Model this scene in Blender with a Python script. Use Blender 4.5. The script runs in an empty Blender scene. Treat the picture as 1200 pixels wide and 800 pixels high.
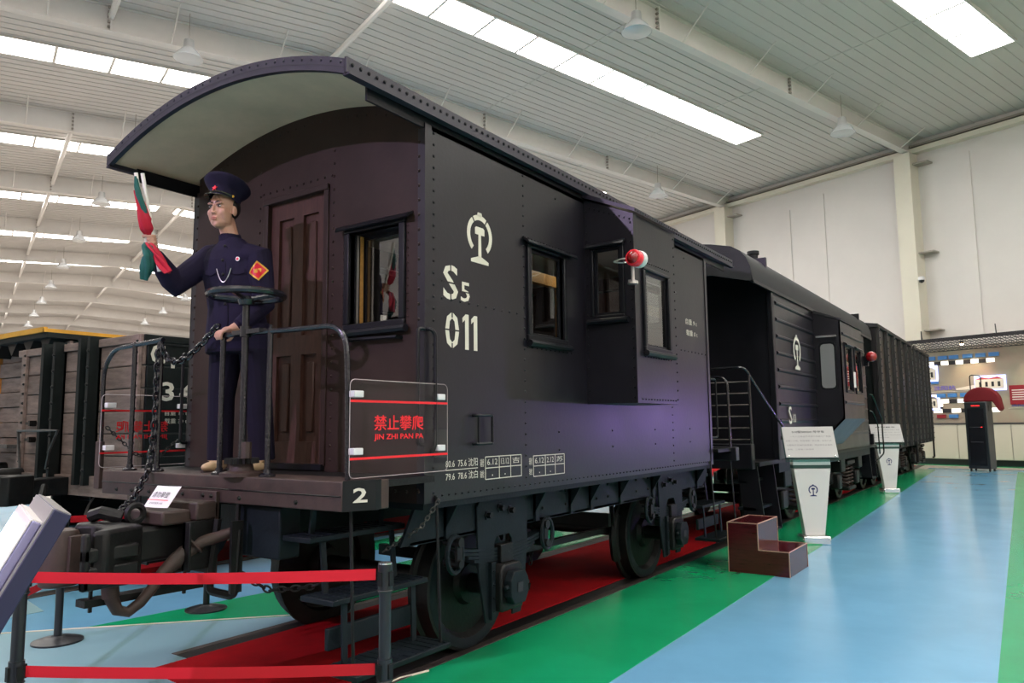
import bpy, math, random
from mathutils import Vector, Matrix
random.seed(7)
SC = bpy.context.scene
COL = SC.collection

# ---------------------------------------------------------------- camera
# orientation recovered from the vanishing points of the caboose (image 1200x800)
_f = 880.974
_W = ((0.82265634, 0.07170234, 0.56399940), (0.56844241, -0.08545213, -0.81827328), (-0.01047716, 0.99375888, -0.11105639))
cam_d = bpy.data.cameras.new('camera')
cam_d.sensor_width = 36.0
cam_d.lens = _f / 1200.0 * 36.0
cam_d.clip_end = 400
cam = bpy.data.objects.new('camera', cam_d)
M = Matrix(_W).to_4x4()
M.translation = Vector((0, 0, 1.5))
cam.matrix_world = M
COL.objects.link(cam)
SC.camera = cam

# ---------------------------------------------------------------- world and light
wd = bpy.data.worlds.new('world'); SC.world = wd; wd.use_nodes = True
bg = wd.node_tree.nodes['Background']
bg.inputs[0].default_value = (0.95, 0.97, 1.0, 1); bg.inputs[1].default_value = 0.40

def spot(name, loc, target, energy, color, size, angle, blend=0.4):
    l = bpy.data.lights.new(name, 'SPOT'); l.energy = energy; l.color = color
    l.shadow_soft_size = size; l.spot_size = math.radians(angle); l.spot_blend = blend
    o = bpy.data.objects.new(name, l); o.location = loc
    o.rotation_euler = (Vector(target) - Vector(loc)).to_track_quat('-Z', 'Y').to_euler()
    COL.objects.link(o); return o
# exhibit spotlight high in front of the caboose, throwing the shadow onto the cab door
spot('exhibit_spotlight', (-6.2, -8.5, 7.6), (-4.1, 3.0, 2.3), 2400, (0.80, 0.62, 1.0), 0.10, 30)
# violet stage lamp standing on the right, washing the sides of the train
spot('stage_lamp', (2.2, 16.8, 1.5), (-2.87, 9.0, 1.5), 130, (0.42, 0.24, 1.0), 0.12, 60, 1.0)

vs = SC.view_settings
vs.view_transform = 'Standard'; vs.look = 'None'; vs.gamma = 1.0; vs.exposure = 0.70
vs.use_curve_mapping = False
SKY_E = 11.0          # radiance of the translucent roof panes

# ---------------------------------------------------------------- materials
MATS = {}
def mat(name, col, rough=0.5, metal=0.0, noise=0.0, nscale=8.0, bump=0.0, bscale=60.0, spec=0.5, emit=None, es=1.0, coat=0.0, col2=None, stretch=None):
    m = bpy.data.materials.new(name); m.use_nodes = True
    nt = m.node_tree; b = nt.nodes['Principled BSDF']
    b.inputs['Base Color'].default_value = (*col, 1)
    b.inputs['Roughness'].default_value = rough
    b.inputs['Metallic'].default_value = metal
    b.inputs['Specular IOR Level'].default_value = spec
    b.inputs['Coat Weight'].default_value = coat
    b.inputs['Coat Roughness'].default_value = 0.15
    if emit:
        b.inputs['Emission Color'].default_value = (*emit, 1); b.inputs['Emission Strength'].default_value = es
    if noise or bump:
        tc = nt.nodes.new('ShaderNodeTexCoord'); mp = nt.nodes.new('ShaderNodeMapping')
        if stretch: mp.inputs['Scale'].default_value = stretch
        nt.links.new(tc.outputs['Object'], mp.inputs[0])
    if noise:
        n = nt.nodes.new('ShaderNodeTexNoise'); n.inputs['Scale'].default_value = nscale; n.inputs['Detail'].default_value = 6
        n.inputs['Roughness'].default_value = 0.65
        nt.links.new(mp.outputs[0], n.inputs['Vector'])
        r = nt.nodes.new('ShaderNodeValToRGB')
        c2 = col2 or tuple(c * (1 + noise) for c in col)
        r.color_ramp.elements[0].position = 0.32; r.color_ramp.elements[1].position = 0.70
        r.color_ramp.elements[0].color = (*[max(0, c * (1 - noise)) for c in col], 1)
        r.color_ramp.elements[1].color = (*c2, 1)
        nt.links.new(n.outputs[0], r.inputs[0]); nt.links.new(r.outputs[0], b.inputs['Base Color'])
        mr = nt.nodes.new('ShaderNodeMapRange'); mr.inputs[3].default_value = max(0, rough - 0.06); mr.inputs[4].default_value = min(1, rough + 0.08)
        nt.links.new(n.outputs[0], mr.inputs[0]); nt.links.new(mr.outputs[0], b.inputs['Roughness'])
    if bump:
        n2 = nt.nodes.new('ShaderNodeTexNoise'); n2.inputs['Scale'].default_value = bscale; n2.inputs['Detail'].default_value = 4
        nt.links.new(mp.outputs[0], n2.inputs['Vector'])
        bp = nt.nodes.new('ShaderNodeBump'); bp.inputs['Strength'].default_value = bump; bp.inputs['Distance'].default_value = 0.01
        nt.links.new(n2.outputs[0], bp.inputs['Height']); nt.links.new(bp.outputs[0], b.inputs['Normal'])
    MATS[name] = m
    return m

def glass_mat(name, tint=(1, 1, 1), refl=0.12, rough=0.01, ior=1.5):
    m = bpy.data.materials.new(name); m.use_nodes = True; nt = m.node_tree
    for n in list(nt.nodes): nt.nodes.remove(n)
    out = nt.nodes.new('ShaderNodeOutputMaterial'); mx = nt.nodes.new('ShaderNodeMixShader')
    tr = nt.nodes.new('ShaderNodeBsdfTransparent'); tr.inputs[0].default_value = (*tint, 1)
    gl = nt.nodes.new('ShaderNodeBsdfGlossy'); gl.inputs['Roughness'].default_value = rough
    fr = nt.nodes.new('ShaderNodeFresnel'); fr.inputs[0].default_value = ior
    ad = nt.nodes.new('ShaderNodeMath'); ad.operation = 'ADD'; ad.inputs[1].default_value = refl; ad.use_clamp = True
    ge = nt.nodes.new('ShaderNodeNewGeometry'); iv = nt.nodes.new('ShaderNodeMath'); iv.operation = 'SUBTRACT'; iv.inputs[0].default_value = 1.0
    mu = nt.nodes.new('ShaderNodeMath'); mu.operation = 'MULTIPLY'     # the far face of a thin pane adds no second mirror image
    nt.links.new(ge.outputs['Backfacing'], iv.inputs[1]); nt.links.new(fr.outputs[0], ad.inputs[0])
    nt.links.new(ad.outputs[0], mu.inputs[0]); nt.links.new(iv.outputs[0], mu.inputs[1]); nt.links.new(mu.outputs[0], mx.inputs[0])
    nt.links.new(tr.outputs[0], mx.inputs[1]); nt.links.new(gl.outputs[0], mx.inputs[2]); nt.links.new(mx.outputs[0], out.inputs[0])
    MATS[name] = m; return m

mat('paint', (0.0088, 0.0076, 0.0125), 0.33, noise=0.22, nscale=3.0, bump=0.06, bscale=35, spec=0.50)
mat('paint_warm_lit', (0.028, 0.016, 0.013), 0.42, noise=0.25, nscale=3.0, bump=0.06, bscale=35, spec=0.22)  # same paint as the sides, browned: warm light on the ends put into the colour
mat('door_brown', (0.060, 0.027, 0.020), 0.45, spec=0.25, noise=0.3, nscale=6, bump=0.05, stretch=(6, 6, 1))
mat('frame_black', (0.007, 0.007, 0.010), 0.36, noise=0.2, nscale=5, spec=0.28)
mat('underframe', (0.007, 0.011, 0.014), 0.5, noise=0.35, nscale=7, bump=0.12, bscale=45, spec=0.18)
mat('dark_iron', (0.007, 0.0065, 0.0065), 0.45, noise=0.5, nscale=10, bump=0.2, bscale=40, spec=0.28)
mat('rust_brown', (0.040, 0.022, 0.017), 0.6, noise=0.4, nscale=7, bump=0.12, bscale=50)
mat('gloss_black', (0.012, 0.012, 0.016), 0.16, bump=0.25, bscale=70, spec=0.6)
mat('worn_steel', (0.10, 0.09, 0.085), 0.45, 0.5, noise=0.4, nscale=12)
mat('roof_under', (0.66, 0.47, 0.33), 0.75, noise=0.10, nscale=3)
mat('roof_rim', (0.030, 0.026, 0.040), 0.35, spec=0.35, noise=0.2, nscale=6)
mat('roof_top', (0.022, 0.022, 0.025), 0.55, spec=0.25, noise=0.25, nscale=3)
mat('stencil', (0.66, 0.62, 0.53), 0.6)
mat('wood_yellow', (0.50, 0.26, 0.06), 0.4, noise=0.2, nscale=5, stretch=(1, 8, 8))
mat('wood_dark', (0.16, 0.075, 0.030), 0.45, noise=0.25, nscale=5, stretch=(8, 1, 8))
mat('interior', (0.42, 0.40, 0.36), 0.7, noise=0.1)
glass_mat('glass', (0.93, 0.95, 0.95), 0.16)
glass_mat('glass_clear', (0.96, 0.97, 0.97), 0.03)
glass_mat('acrylic', (0.93, 0.94, 0.95), 0.0, ior=1.4)
mat('acrylic_edge', (0.45, 0.38, 0.38), 0.2, emit=None)
mat('print_red', (0.80, 0.012, 0.020), 0.5)
mat('white_plastic', (0.70, 0.69, 0.70), 0.4)
mat('paper', (0.82, 0.81, 0.82), 0.7)
mat('ink', (0.015, 0.015, 0.02), 0.6)
mat('ink_grey', (0.22, 0.21, 0.22), 0.6)
mat('ink_blue', (0.012, 0.018, 0.11), 0.5)
mat('floor_grey', (0.42, 0.38, 0.34), 0.3, noise=0.05, nscale=1.0)
mat('floor_blue', (0.150, 0.365, 0.545), 0.20, noise=0.05, nscale=1.2, spec=0.45)
mat('floor_teal', (0.20, 0.35, 0.40), 0.30, noise=0.06, nscale=1.2)
mat('floor_green', (0.008, 0.31, 0.125), 0.22, noise=0.06, nscale=1.5, spec=0.4)
mat('floor_line', (0.62, 0.58, 0.45), 0.5)
mat('carpet_red', (0.30, 0.003, 0.006), 0.95, noise=0.25, nscale=2.5, bump=0.4, bscale=220, spec=0.1)
mat('rail_steel', (0.055, 0.042, 0.036), 0.55, 0.4, noise=0.5, nscale=9, bump=0.3, bscale=30)
mat('ceiling', (0.60, 0.58, 0.56), 0.6, noise=0.05, nscale=0.25)
mat('beam_white', (0.72, 0.69, 0.66), 0.6, noise=0.06, nscale=0.5)
mat('beam_grey', (0.36, 0.33, 0.29), 0.6)
mat('wall_white', (0.68, 0.645, 0.625), 0.75, noise=0.035, nscale=0.4)
mat('column_cream', (0.70, 0.66, 0.56), 0.6, noise=0.03, nscale=0.6)
mat('sky_pane', (0.9, 0.9, 0.9), 0.4, emit=(1.0, 0.96, 0.90), es=SKY_E)
mat('belt_red', (0.62, 0.002, 0.014), 0.7, bump=0.2, bscale=300)
mat('post_black', (0.014, 0.015, 0.018), 0.35, noise=0.2)
mat('navy', (0.012, 0.009, 0.027), 0.85, noise=0.25, nscale=9, bump=0.15, bscale=140, spec=0.2)
mat('navy_dark', (0.009, 0.007, 0.019), 0.85, noise=0.2, nscale=9, spec=0.2)
mat('skin', (0.50, 0.27, 0.19), 0.42, noise=0.08, nscale=14, spec=0.5)
mat('hair', (0.010, 0.008, 0.008), 0.5)
mat('lip', (0.42, 0.13, 0.11), 0.45)
mat('eye_white', (0.48, 0.45, 0.43), 0.25)
mat('shoe_tan', (0.52, 0.37, 0.22), 0.5)
mat('flag_red', (0.44, 0.005, 0.028), 0.75, noise=0.15, nscale=12)
mat('flag_green', (0.004, 0.085, 0.075), 0.75, noise=0.15, nscale=12)
mat('stick_white', (0.82, 0.78, 0.72), 0.5)
mat('gold', (0.85, 0.50, 0.06), 0.35, 0.3)
mat('silver', (0.7, 0.68, 0.66), 0.3, 0.9)
mat('visor', (0.05, 0.05, 0.035), 0.18)
mat('star_red', (0.85, 0.02, 0.04), 0.35)
mat('lens_red', (0.30, 0.002, 0.005), 0.08, coat=0.6)
mat('laminate', (0.060, 0.005, 0.008), 0.14, noise=0.35, nscale=6, stretch=(1, 8, 8), spec=0.6)
mat('trim_wood', (0.45, 0.27, 0.20), 0.5)
mat('sign_white', (0.70, 0.66, 0.64), 0.45)
mat('sign_board', (0.48, 0.46, 0.46), 0.35)
mat('sign_green', (0.02, 0.06, 0.05), 0.3)
glass_mat('sign_glass', (0.55, 0.75, 0.72), 0.05)
mat('chrome', (0.75, 0.75, 0.75), 0.18, 0.9)
mat('rack_black', (0.018, 0.022, 0.026), 0.35, noise=0.1)
mat('rack_side', (0.075, 0.075, 0.080), 0.5, 0.3)
mat('arch_red', (0.17, 0.002, 0.008), 0.75)
mat('led_red', (0.4, 0, 0), 0.4, emit=(1, 0.02, 0.02), es=2.5)
mat('kiosk_grey', (0.27, 0.255, 0.25), 0.4)
mat('kiosk_side', (0.030, 0.030, 0.068), 0.42, spec=0.3)
mat('kiosk_trim', (0.28, 0.27, 0.46), 0.25, 0.4)
mat('screen', (0.8, 0.85, 0.9), 0.2, emit=(0.90, 0.97, 1.0), es=1.5)
mat('board_pink', (0.40, 0.28, 0.23), 0.6, noise=0.14, nscale=0.7, col2=(0.33, 0.33, 0.25))
mat('cabinet_white', (0.62, 0.60, 0.50), 0.5)
mat('baseboard_black', (0.012, 0.014, 0.014), 0.4)
mat('tag_blue', (0.06, 0.22, 0.55), 0.5)
mat('tag_red', (0.26, 0.010, 0.022), 0.5)
mat('glow_blue', (0.3, 0.4, 0.9), 0.5, emit=(0.45, 0.50, 1.0), es=1.8)
mat('model_white', (0.75, 0.70, 0.62), 0.6)
mat('model_roof', (0.5, 0.06, 0.05), 0.6)
mat('ink_violet', (0.16, 0.13, 0.50), 0.5)
mat('lit_white', (0.9, 0.85, 0.75), 0.5, emit=(1.0, 0.95, 0.85), es=1.2)
mat('lamp_bulb', (1, 0.8, 0.5), 0.4, emit=(1.0, 0.72, 0.38), es=30)
mat('lamp_glass', (0.62, 0.64, 0.66), 0.25, 0.2)
mat('lamp_housing', (0.50, 0.50, 0.50), 0.4, 0.4)
mat('plank_brown', (0.235, 0.170, 0.150), 0.75, spec=0.15, noise=0.35, nscale=2.5, bump=0.3, bscale=30, stretch=(1, 6, 6))
mat('plank_brown2', (0.205, 0.148, 0.130), 0.75, spec=0.15, noise=0.35, nscale=2.5, bump=0.3, bscale=30, stretch=(1, 6, 6))
mat('wagon_side', (0.009, 0.012, 0.012), 0.55, spec=0.2, noise=0.3, nscale=4)
mat('wagon_steel', (0.014, 0.012, 0.013), 0.34, spec=0.35, noise=0.35, nscale=4, bump=0.1, bscale=20)
mat('yellow_paint', (0.62, 0.30, 0.02), 0.5, noise=0.15, nscale=5)
mat('orange_paint', (0.55, 0.22, 0.04), 0.5, noise=0.15, nscale=5)

# ---------------------------------------------------------------- mesh builder
def V(*a): return Vector(a)
def frame_from(d):
    d = Vector(d).normalized()
    a = Vector((0, 0, 1)) if abs(d.z) < 0.9 else Vector((1, 0, 0))
    u = d.cross(a).normalized(); v = d.cross(u).normalized()
    return u, v

class MB:
    def __init__(s): s.v = []; s.f = []; s.seg = []
    def add(s, vs, fs):
        s.seg.append((len(s.v), len(s.f))); o = len(s.v); s.v += [Vector(p) for p in vs]; s.f += [tuple(i + o for i in f) for f in fs]; return s
    def box(s, x0, x1, y0, y1, z0, z1):
        return s.add([(x0, y0, z0), (x1, y0, z0), (x1, y1, z0), (x0, y1, z0), (x0, y0, z1), (x1, y0, z1), (x1, y1, z1), (x0, y1, z1)],
                     [(0, 3, 2, 1), (4, 5, 6, 7), (0, 1, 5, 4), (1, 2, 6, 5), (2, 3, 7, 6), (3, 0, 4, 7)])
    def obox(s, c, U, Vv, Wv):
        c, U, Vv, Wv = map(Vector, (c, U, Vv, Wv))
        p = [c + a * U + b * Vv + d * Wv for d in (-1, 1) for a, b in ((-1, -1), (1, -1), (1, 1), (-1, 1))]
        fs = [(0, 3, 2, 1), (4, 5, 6, 7), (0, 1, 5, 4), (1, 2, 6, 5), (2, 3, 7, 6), (3, 0, 4, 7)]
        if U.cross(Vv).dot(Wv) < 0: fs = [f[::-1] for f in fs]
        return s.add(p, fs)
    def bar(s, p0, p1, w, t, up=(0, 0, 1)):
        p0, p1 = Vector(p0), Vector(p1); d = (p1 - p0); L = d.length; d.normalize()
        sd = d.cross(Vector(up))
        if sd.length < 1e-4: sd = d.cross(Vector((1, 0, 0)))
        sd.normalize(); n = sd.cross(d).normalized()
        return s.obox((p0 + p1) / 2, d * L / 2, sd * w / 2, n * t / 2)
    def cyl(s, p0, p1, r0, r1=None, n=10, caps=True):
        if r1 is None: r1 = r0
        p0, p1 = Vector(p0), Vector(p1); u, v = frame_from(p1 - p0)
        A = [(math.cos(2 * math.pi * i / n), math.sin(2 * math.pi * i / n)) for i in range(n)]
        vs = [p0 + (u * c + v * q) * r0 for c, q in A] + [p1 + (u * c + v * q) * r1 for c, q in A]
        fs = [(i, i + n, (i + 1) % n + n, (i + 1) % n) for i in range(n)]
        if caps: fs += [tuple(range(n)), tuple(range(2 * n - 1, n - 1, -1))]
        return s.add(vs, fs)
    def tube(s, path, r, n=8, closed=False, caps=True):
        P = [Vector(p) for p in path]; N = len(P)
        R = r if isinstance(r, (list, tuple)) else [r] * N
        vs = []; u = None
        for i, p in enumerate(P):
            if closed: d = (P[(i + 1) % N] - P[i - 1])
            else: d = (P[min(i + 1, N - 1)] - P[max(i - 1, 0)])
            d.normalize()
            if u is None: u, v = frame_from(d)
            else:
                u = (u - d * u.dot(d)); u.normalize(); v = d.cross(u)
            vs += [p + (u * math.cos(2 * math.pi * k / n) + v * math.sin(2 * math.pi * k / n)) * R[i] for k in range(n)]
        fs = []
        for i in range(N if closed else N - 1):
            j = (i + 1) % N
            for k in range(n):
                k2 = (k + 1) % n
                fs.append((i * n + k, i * n + k2, j * n + k2, j * n + k))
        if caps and not closed: fs += [tuple(range(n - 1, -1, -1)), tuple(range((N - 1) * n, N * n))]
        return s.add(vs, fs)
    def lathe(s, prof, o, axis=(0, 0, 1), n=24, caps=True):
        """prof: (radius, height) pairs along axis"""
        o = Vector(o); ax = Vector(axis).normalized(); u, v = frame_from(ax)
        vs = []; 
        for r, h in prof:
            vs += [o + ax * h + (u * math.cos(2 * math.pi * k / n) + v * math.sin(2 * math.pi * k / n)) * r for k in range(n)]
        fs = []
        for i in range(len(prof) - 1):
            for k in range(n):
                k2 = (k + 1) % n
                fs.append((i * n + k, (i + 1) * n + k, (i + 1) * n + k2, i * n + k2))
        if caps and prof[0][0] > 1e-5: fs.append(tuple(range(n)))
        if caps and prof[-1][0] > 1e-5: fs.append(tuple(range(len(prof) * n - 1, (len(prof) - 1) * n - 1, -1)))
        return s.add(vs, fs)
    def prism(s, poly, o, U, Vv, depth):
        """polygon (a,b) in frame o + a*U + b*V, extruded by vector depth"""
        o, U, Vv, D = map(Vector, (o, U, Vv, depth)); n = len(poly)
        a = [o + U * p[0] + Vv * p[1] for p in poly]; b = [p + D for p in a]
        fs = [tuple(range(n - 1, -1, -1)), tuple(range(n, 2 * n))] + [(i, (i + 1) % n, (i + 1) % n + n, i + n) for i in range(n)]
        area = sum(poly[i][0] * poly[(i + 1) % n][1] - poly[(i + 1) % n][0] * poly[i][1] for i in range(n))
        if area * U.cross(Vv).dot(D) < 0: fs = [f[::-1] for f in fs]
        return s.add(a + b, fs)
    def strip(s, A, B):
        """quad strip between two polylines of equal length"""
        n = len(A)
        return s.add(list(A) + list(B), [(i, i + 1, n + i + 1, n + i) for i in range(n - 1)])
    def rivet(s, p, nrm, r=0.010, h=0.007):
        p = Vector(p); u, v = frame_from(nrm); nn = Vector(nrm).normalized()
        ring = [p + (u * math.cos(math.pi * k / 3) + v * math.sin(math.pi * k / 3)) * r for k in range(6)]
        r2 = [p + nn * h + (u * math.cos(math.pi * k / 3) + v * math.sin(math.pi * k / 3)) * r * .55 for k in range(6)]
        return s.add(ring + r2, [(k, (k + 1) % 6, (k + 1) % 6 + 6, k + 6) for k in range(6)] + [tuple(range(6, 12))])
    def torus(s, c, axis, R, r, n=20, m=8):
        c = Vector(c); u, v = frame_from(axis)
        return s.tube([c + (u * math.cos(2 * math.pi * i / n) + v * math.sin(2 * math.pi * i / n)) * R for i in range(n)], r, m, closed=True)
    def split(s, name, m, parent=None, **kw):
        """every primitive added becomes an object of its own"""
        out = []; S = s.seg + [(len(s.v), len(s.f))]
        for (v0, f0), (v1, f1) in zip(S[:-1], S[1:]):
            if v1 == v0: continue
            q = MB(); q.add(s.v[v0:v1], [tuple(i - v0 for i in f) for f in s.f[f0:f1]]); out.append(q.build(name, m, parent, **kw))
        return out
    def build(s, name, m, parent=None, smooth=True, bevel=0, ang=0.7, seg=2, sub=0):
        me = bpy.data.meshes.new(name)
        off = Vector((0, 0, 0)); q = parent
        inv = None
        if parent is not None:
            rt = parent
            while rt.parent: rt = rt.parent
            if not rt.get('_local'): off = rt.location
        me.from_pydata([tuple(p - off) for p in s.v], [], s.f)
        me.materials.append(MATS[m] if isinstance(m, str) else m)
        if smooth:
            me.polygons.foreach_set('use_smooth', [True] * len(me.polygons))
            me.set_sharp_from_angle(angle=ang)
        me.update()
        o = bpy.data.objects.new(name, me); COL.objects.link(o)
        if parent is not None: o.parent = parent
        if bevel:
            b = o.modifiers.new('bevel', 'BEVEL'); b.width = bevel; b.segments = seg; b.limit_method = 'ANGLE'; b.angle_limit = 0.6
        if sub:
            b = o.modifiers.new('sub', 'SUBSURF'); b.levels = sub; b.render_levels = sub
        return o

def tag(o, label=None, cat=None, group=None, kind=None):
    if label: o['label'] = label
    if cat: o['category'] = cat
    if group: o['group'] = group
    if kind: o['kind'] = kind
    return o
def thing(name, label, cat, loc=(0, 0, 0), rotz=0.0, group=None, local=False):
    o = bpy.data.objects.new(name, None); o.location = loc; o.rotation_euler = (0, 0, rotz); o.empty_display_size = 0.2
    COL.objects.link(o); tag(o, label, cat, group)
    if local: o['_local'] = 1
    return o
def structure(o, label=None): 
    o['kind'] = 'structure'
    if label: o['label'] = label
    return o
def copy_tree(o, parent=None):
    c = o.copy(); COL.objects.link(c)
    if parent is not None: c.parent = parent
    for ch in list(o.children): copy_tree(ch, c)
    return c

def text(name, body, m, parent, o, U, Vv, w=None, h=None, off=0.0, fat=0.0, bold=0.0, ext=0.0006, space=1.0):
    """flat lettering fitted to width w and/or height h, centred on o in plane U,V (world or thing-local like MB)"""
    c = bpy.data.curves.new(name, 'FONT'); c.body = body; c.align_x = 'CENTER'; c.offset = bold; c.space_character = space
    c.resolution_u = 2
    t = bpy.data.objects.new(name, c); COL.objects.link(t)
    dg = bpy.context.evaluated_depsgraph_get(); dg.update()
    me = bpy.data.meshes.new_from_object(t.evaluated_get(dg))
    bpy.data.objects.remove(t); bpy.data.curves.remove(c)
    xs = [v.co.x for v in me.vertices]; ys = [v.co.y for v in me.vertices]
    if not xs: return None
    x0, x1, y0, y1 = min(xs), max(xs), min(ys), max(ys)
    sx = w / (x1 - x0) if w else None; sy = h / (y1 - y0) if h else None
    sx = sx or sy; sy = sy or sx
    U, Vv, o = Vector(U).normalized(), Vector(Vv).normalized(), Vector(o)
    n = U.cross(Vv)
    offv = Vector((0, 0, 0)); rt = parent
    if rt is not None:
        while rt.parent: rt = rt.parent
        if not rt.get('_local'): offv = rt.location
    for v in me.vertices:
        v.co = o + U * ((v.co.x - (x0 + x1) / 2) * sx) + Vv * ((v.co.y - (y0 + y1) / 2) * sy) + n * ext - offv
    if fat:
        vv = [v.co.copy() for v in me.vertices]; ff = [tuple(p.vertices) for p in me.polygons]; nv = len(vv); V2 = []; F2 = []
        for i, (a_, b_) in enumerate(((0, 0), (1, 0), (-1, 0), (0, .6), (0, -.6))):
            V2 += [tuple(v + U * (a_ * fat) + Vv * (b_ * fat) + n * (.00015 * i)) for v in vv]; F2 += [tuple(k + nv * i for k in f) for f in ff]
        me = bpy.data.meshes.new(name); me.from_pydata(V2, [], F2)
    me.materials.clear(); me.materials.append(MATS[m])
    me.name = name
    ob = bpy.data.objects.new(name, me); COL.objects.link(ob)
    if parent is not None: ob.parent = parent
    return ob

def arc(c, r, a0, a1, n, U, Vv):
    c, U, Vv = Vector(c), Vector(U), Vector(Vv)
    return [c + U * (r * math.cos(a0 + (a1 - a0) * i / n)) + Vv * (r * math.sin(a0 + (a1 - a0) * i / n)) for i in range(n + 1)]
def round_path(P, r, n=5):
    """polyline with rounded inner corners"""
    P = [Vector(p) for p in P]; out = [P[0]]
    for i in range(1, len(P) - 1):
        a = (P[i - 1] - P[i]).normalized(); b = (P[i + 1] - P[i]).normalized()
        rr = min(r, (P[i - 1] - P[i]).length * .49, (P[i + 1] - P[i]).length * .49)
        p0, p1 = P[i] + a * rr, P[i] + b * rr
        for k in range(n + 1):
            t = k / n; out.append(p0 * (1 - t) ** 2 + P[i] * 2 * t * (1 - t) + p1 * t * t)
    out.append(P[-1]); return out

_LINK = {}
def chain(name, pts, r, L, m, parent, labels=None):
    """chain of separate torus-like links threaded along a polyline; all links in one part"""
    P = [Vector(p) for p in pts]
    seg = [(P[i + 1] - P[i]).length for i in range(len(P) - 1)]; tot = sum(seg); n = max(2, int(tot / (L * 0.72)))
    def at(s):
        for i, l in enumerate(seg):
            if s <= l or i == len(seg) - 1: return P[i] + (P[i + 1] - P[i]) * (s / l), (P[i + 1] - P[i]).normalized()
            s -= l
    b = MB()
    for k in range(n):
        c, d = at(tot * (k + .5) / n); u, v = frame_from(d)
        s = u if k % 2 else v
        w = L * 0.30
        pts2 = []
        for j in range(10):
            a = 2 * math.pi * j / 10
            pts2.append(c + s * (w * math.sin(a)) + d * (L * .5 * math.cos(a)))
        b.tube(pts2, r, 5, closed=True)
    return b.build(name, m, parent)

def crh_logo(name, m, parent, o, U, Vv, h, stencil=False, ext=0.0006):
    """railway emblem: open ring with a rail section standing in it"""
    U, Vv, o = Vector(U), Vector(Vv), Vector(o); n = U.cross(Vv).normalized() * ext
    s = h / 2.0; mb = MB(); R1, R0 = 0.80, 0.60; cy = 0.10
    def ringseg(a0, a1):
        k = 14
        A = [o + n + U * (s * R1 * math.cos(a0 + (a1 - a0) * i / k)) + Vv * (s * (cy + R1 * math.sin(a0 + (a1 - a0) * i / k))) for i in range(k + 1)]
        B = [o + n + U * (s * R0 * math.cos(a0 + (a1 - a0) * i / k)) + Vv * (s * (cy + R0 * math.sin(a0 + (a1 - a0) * i / k))) for i in range(k + 1)]
        mb.strip(B, A)
    d = math.radians
    segs = [(d(-50), d(52)), (d(58), d(122)), (d(128), d(230))] if stencil else [(d(-52), d(232))]
    for a0, a1 in segs: ringseg(a0, a1)
    def poly(P): mb.add([o + n + U * (s * a) + Vv * (s * b) for a, b in P], [tuple(range(len(P)))])
    poly([(-.17, .86), (.17, .86), (.12, 1.0), (-.12, 1.0)])
    poly([(-.30, .12), (.30, .12), (.30, .36), (.22, .42), (-.22, .42), (-.30, .36)])
    poly([(-.10, -.78), (.10, -.78), (.085, .12), (-.085, .12)])
    poly([(-.56, -1.0), (.56, -1.0), (.56, -.88), (.12, -.74), (-.12, -.74), (-.56, -.88)])
    return mb.build(name, m, parent, smooth=False)
# ================================================================ THE HALL
HU = Vector((-0.9426, 0.3338, 0)); HN = Vector((0.3338, 0.9426, 0)); HZ = Vector((0, 0, 1))
def hv(u, n, z=0.0): return HU * u + HN * n + HZ * z
WALL_N = 28.3; RIDGE = 8.0; SL = 0.058
def zceil(n): return 11.95 + SL * ((WALL_N - n) if n > RIDGE else (WALL_N - RIDGE - (RIDGE - n)))
N0 = 2 * RIDGE - WALL_N
BEAM_U = [13.3 + 8.4 * k for k in range(-4, 11)]
U_END = 101.0; U_START = -26.0

# floor -----------------------------------------------------------
def flat(name, pts, z, m, parent, t=0.012):
    b = MB(); b.prism([(p[0], p[1]) for p in pts], (0, 0, z - t), (1, 0, 0), (0, 1, 0), (0, 0, t)); return b.build(name, m, parent, smooth=False)
fl = MB()
fl.prism([(hv(a, b).x, hv(a, b).y) for a, b in ((U_START, N0 - 6), (U_START, WALL_N), (U_END, WALL_N), (U_END, N0 - 6))], (0, 0, -0.15), (1, 0, 0), (0, 1, 0), (0, 0, 0.15))
floor = structure(fl.build('floor', 'floor_grey', smooth=False), 'glossy painted hall floor with blue walkways and green lanes beside the tracks')
flat('blue_walkway', [(-2.9, -4), (-0.27, -4), (-0.27, 27.4), (-2.9, 27.9)], 0.004, 'floor_blue', floor)
flat('blue_walkway', [(-17, -4), (-4.9, -4), (-4.9, 27.5), (-17, 27.5)], 0.004, 'floor_blue', floor)
flat('teal_floor', [(-5.02, 4.12), (-6.08, 2.98), (-6.9, 2.1), (-9.5, -1.0), (-2.2, -1.0), (-3.22, 2.2), (-3.22, 3.62), (-4.82, 4.3)], 0.006, 'floor_teal', floor)
flat('green_lane', [(-3.19, 3.62), (-3.24, 3.30), (-3.14, 2.6), (-2.6, 1.2), (-2.10, 1.2), (-2.15, 4.1), (-2.18, 6.3), (-2.24, 9.9), (-2.48, 20.0), (-2.62, 27.0), (-3.19, 27.2)], 0.008, 'floor_green', floor)
flat('green_lane', [(-4.90, 4.20), (-6.06, 2.98), (-5.90, 4.5), (-5.86, 27.0), (-4.90, 27.0)], 0.008, 'floor_green', floor)
flat('green_lane', [(-0.28, 1.0), (-0.28, 5.3), (-0.46, 21.0), (-0.50, 26.5), (6.5, 24.6), (6.5, 1.0)], 0.008, 'floor_green', floor)
flat('green_lane', [(hv(-3, 27.0).x, hv(-3, 27.0).y), (hv(-3, 28.2).x, hv(-3, 28.2).y), (hv(17, 28.2).x, hv(17, 28.2).y), (hv(17, 27.0).x, hv(17, 27.0).y)], 0.009, 'floor_green', floor)
b = MB(); b.tube([(-6.5, 2.50, 0.009), (-6.06, 2.98, 0.009), (-4.93, 4.20, 0.009)], 0.006, 4); b.build('painted_line', 'floor_line', floor)
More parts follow.
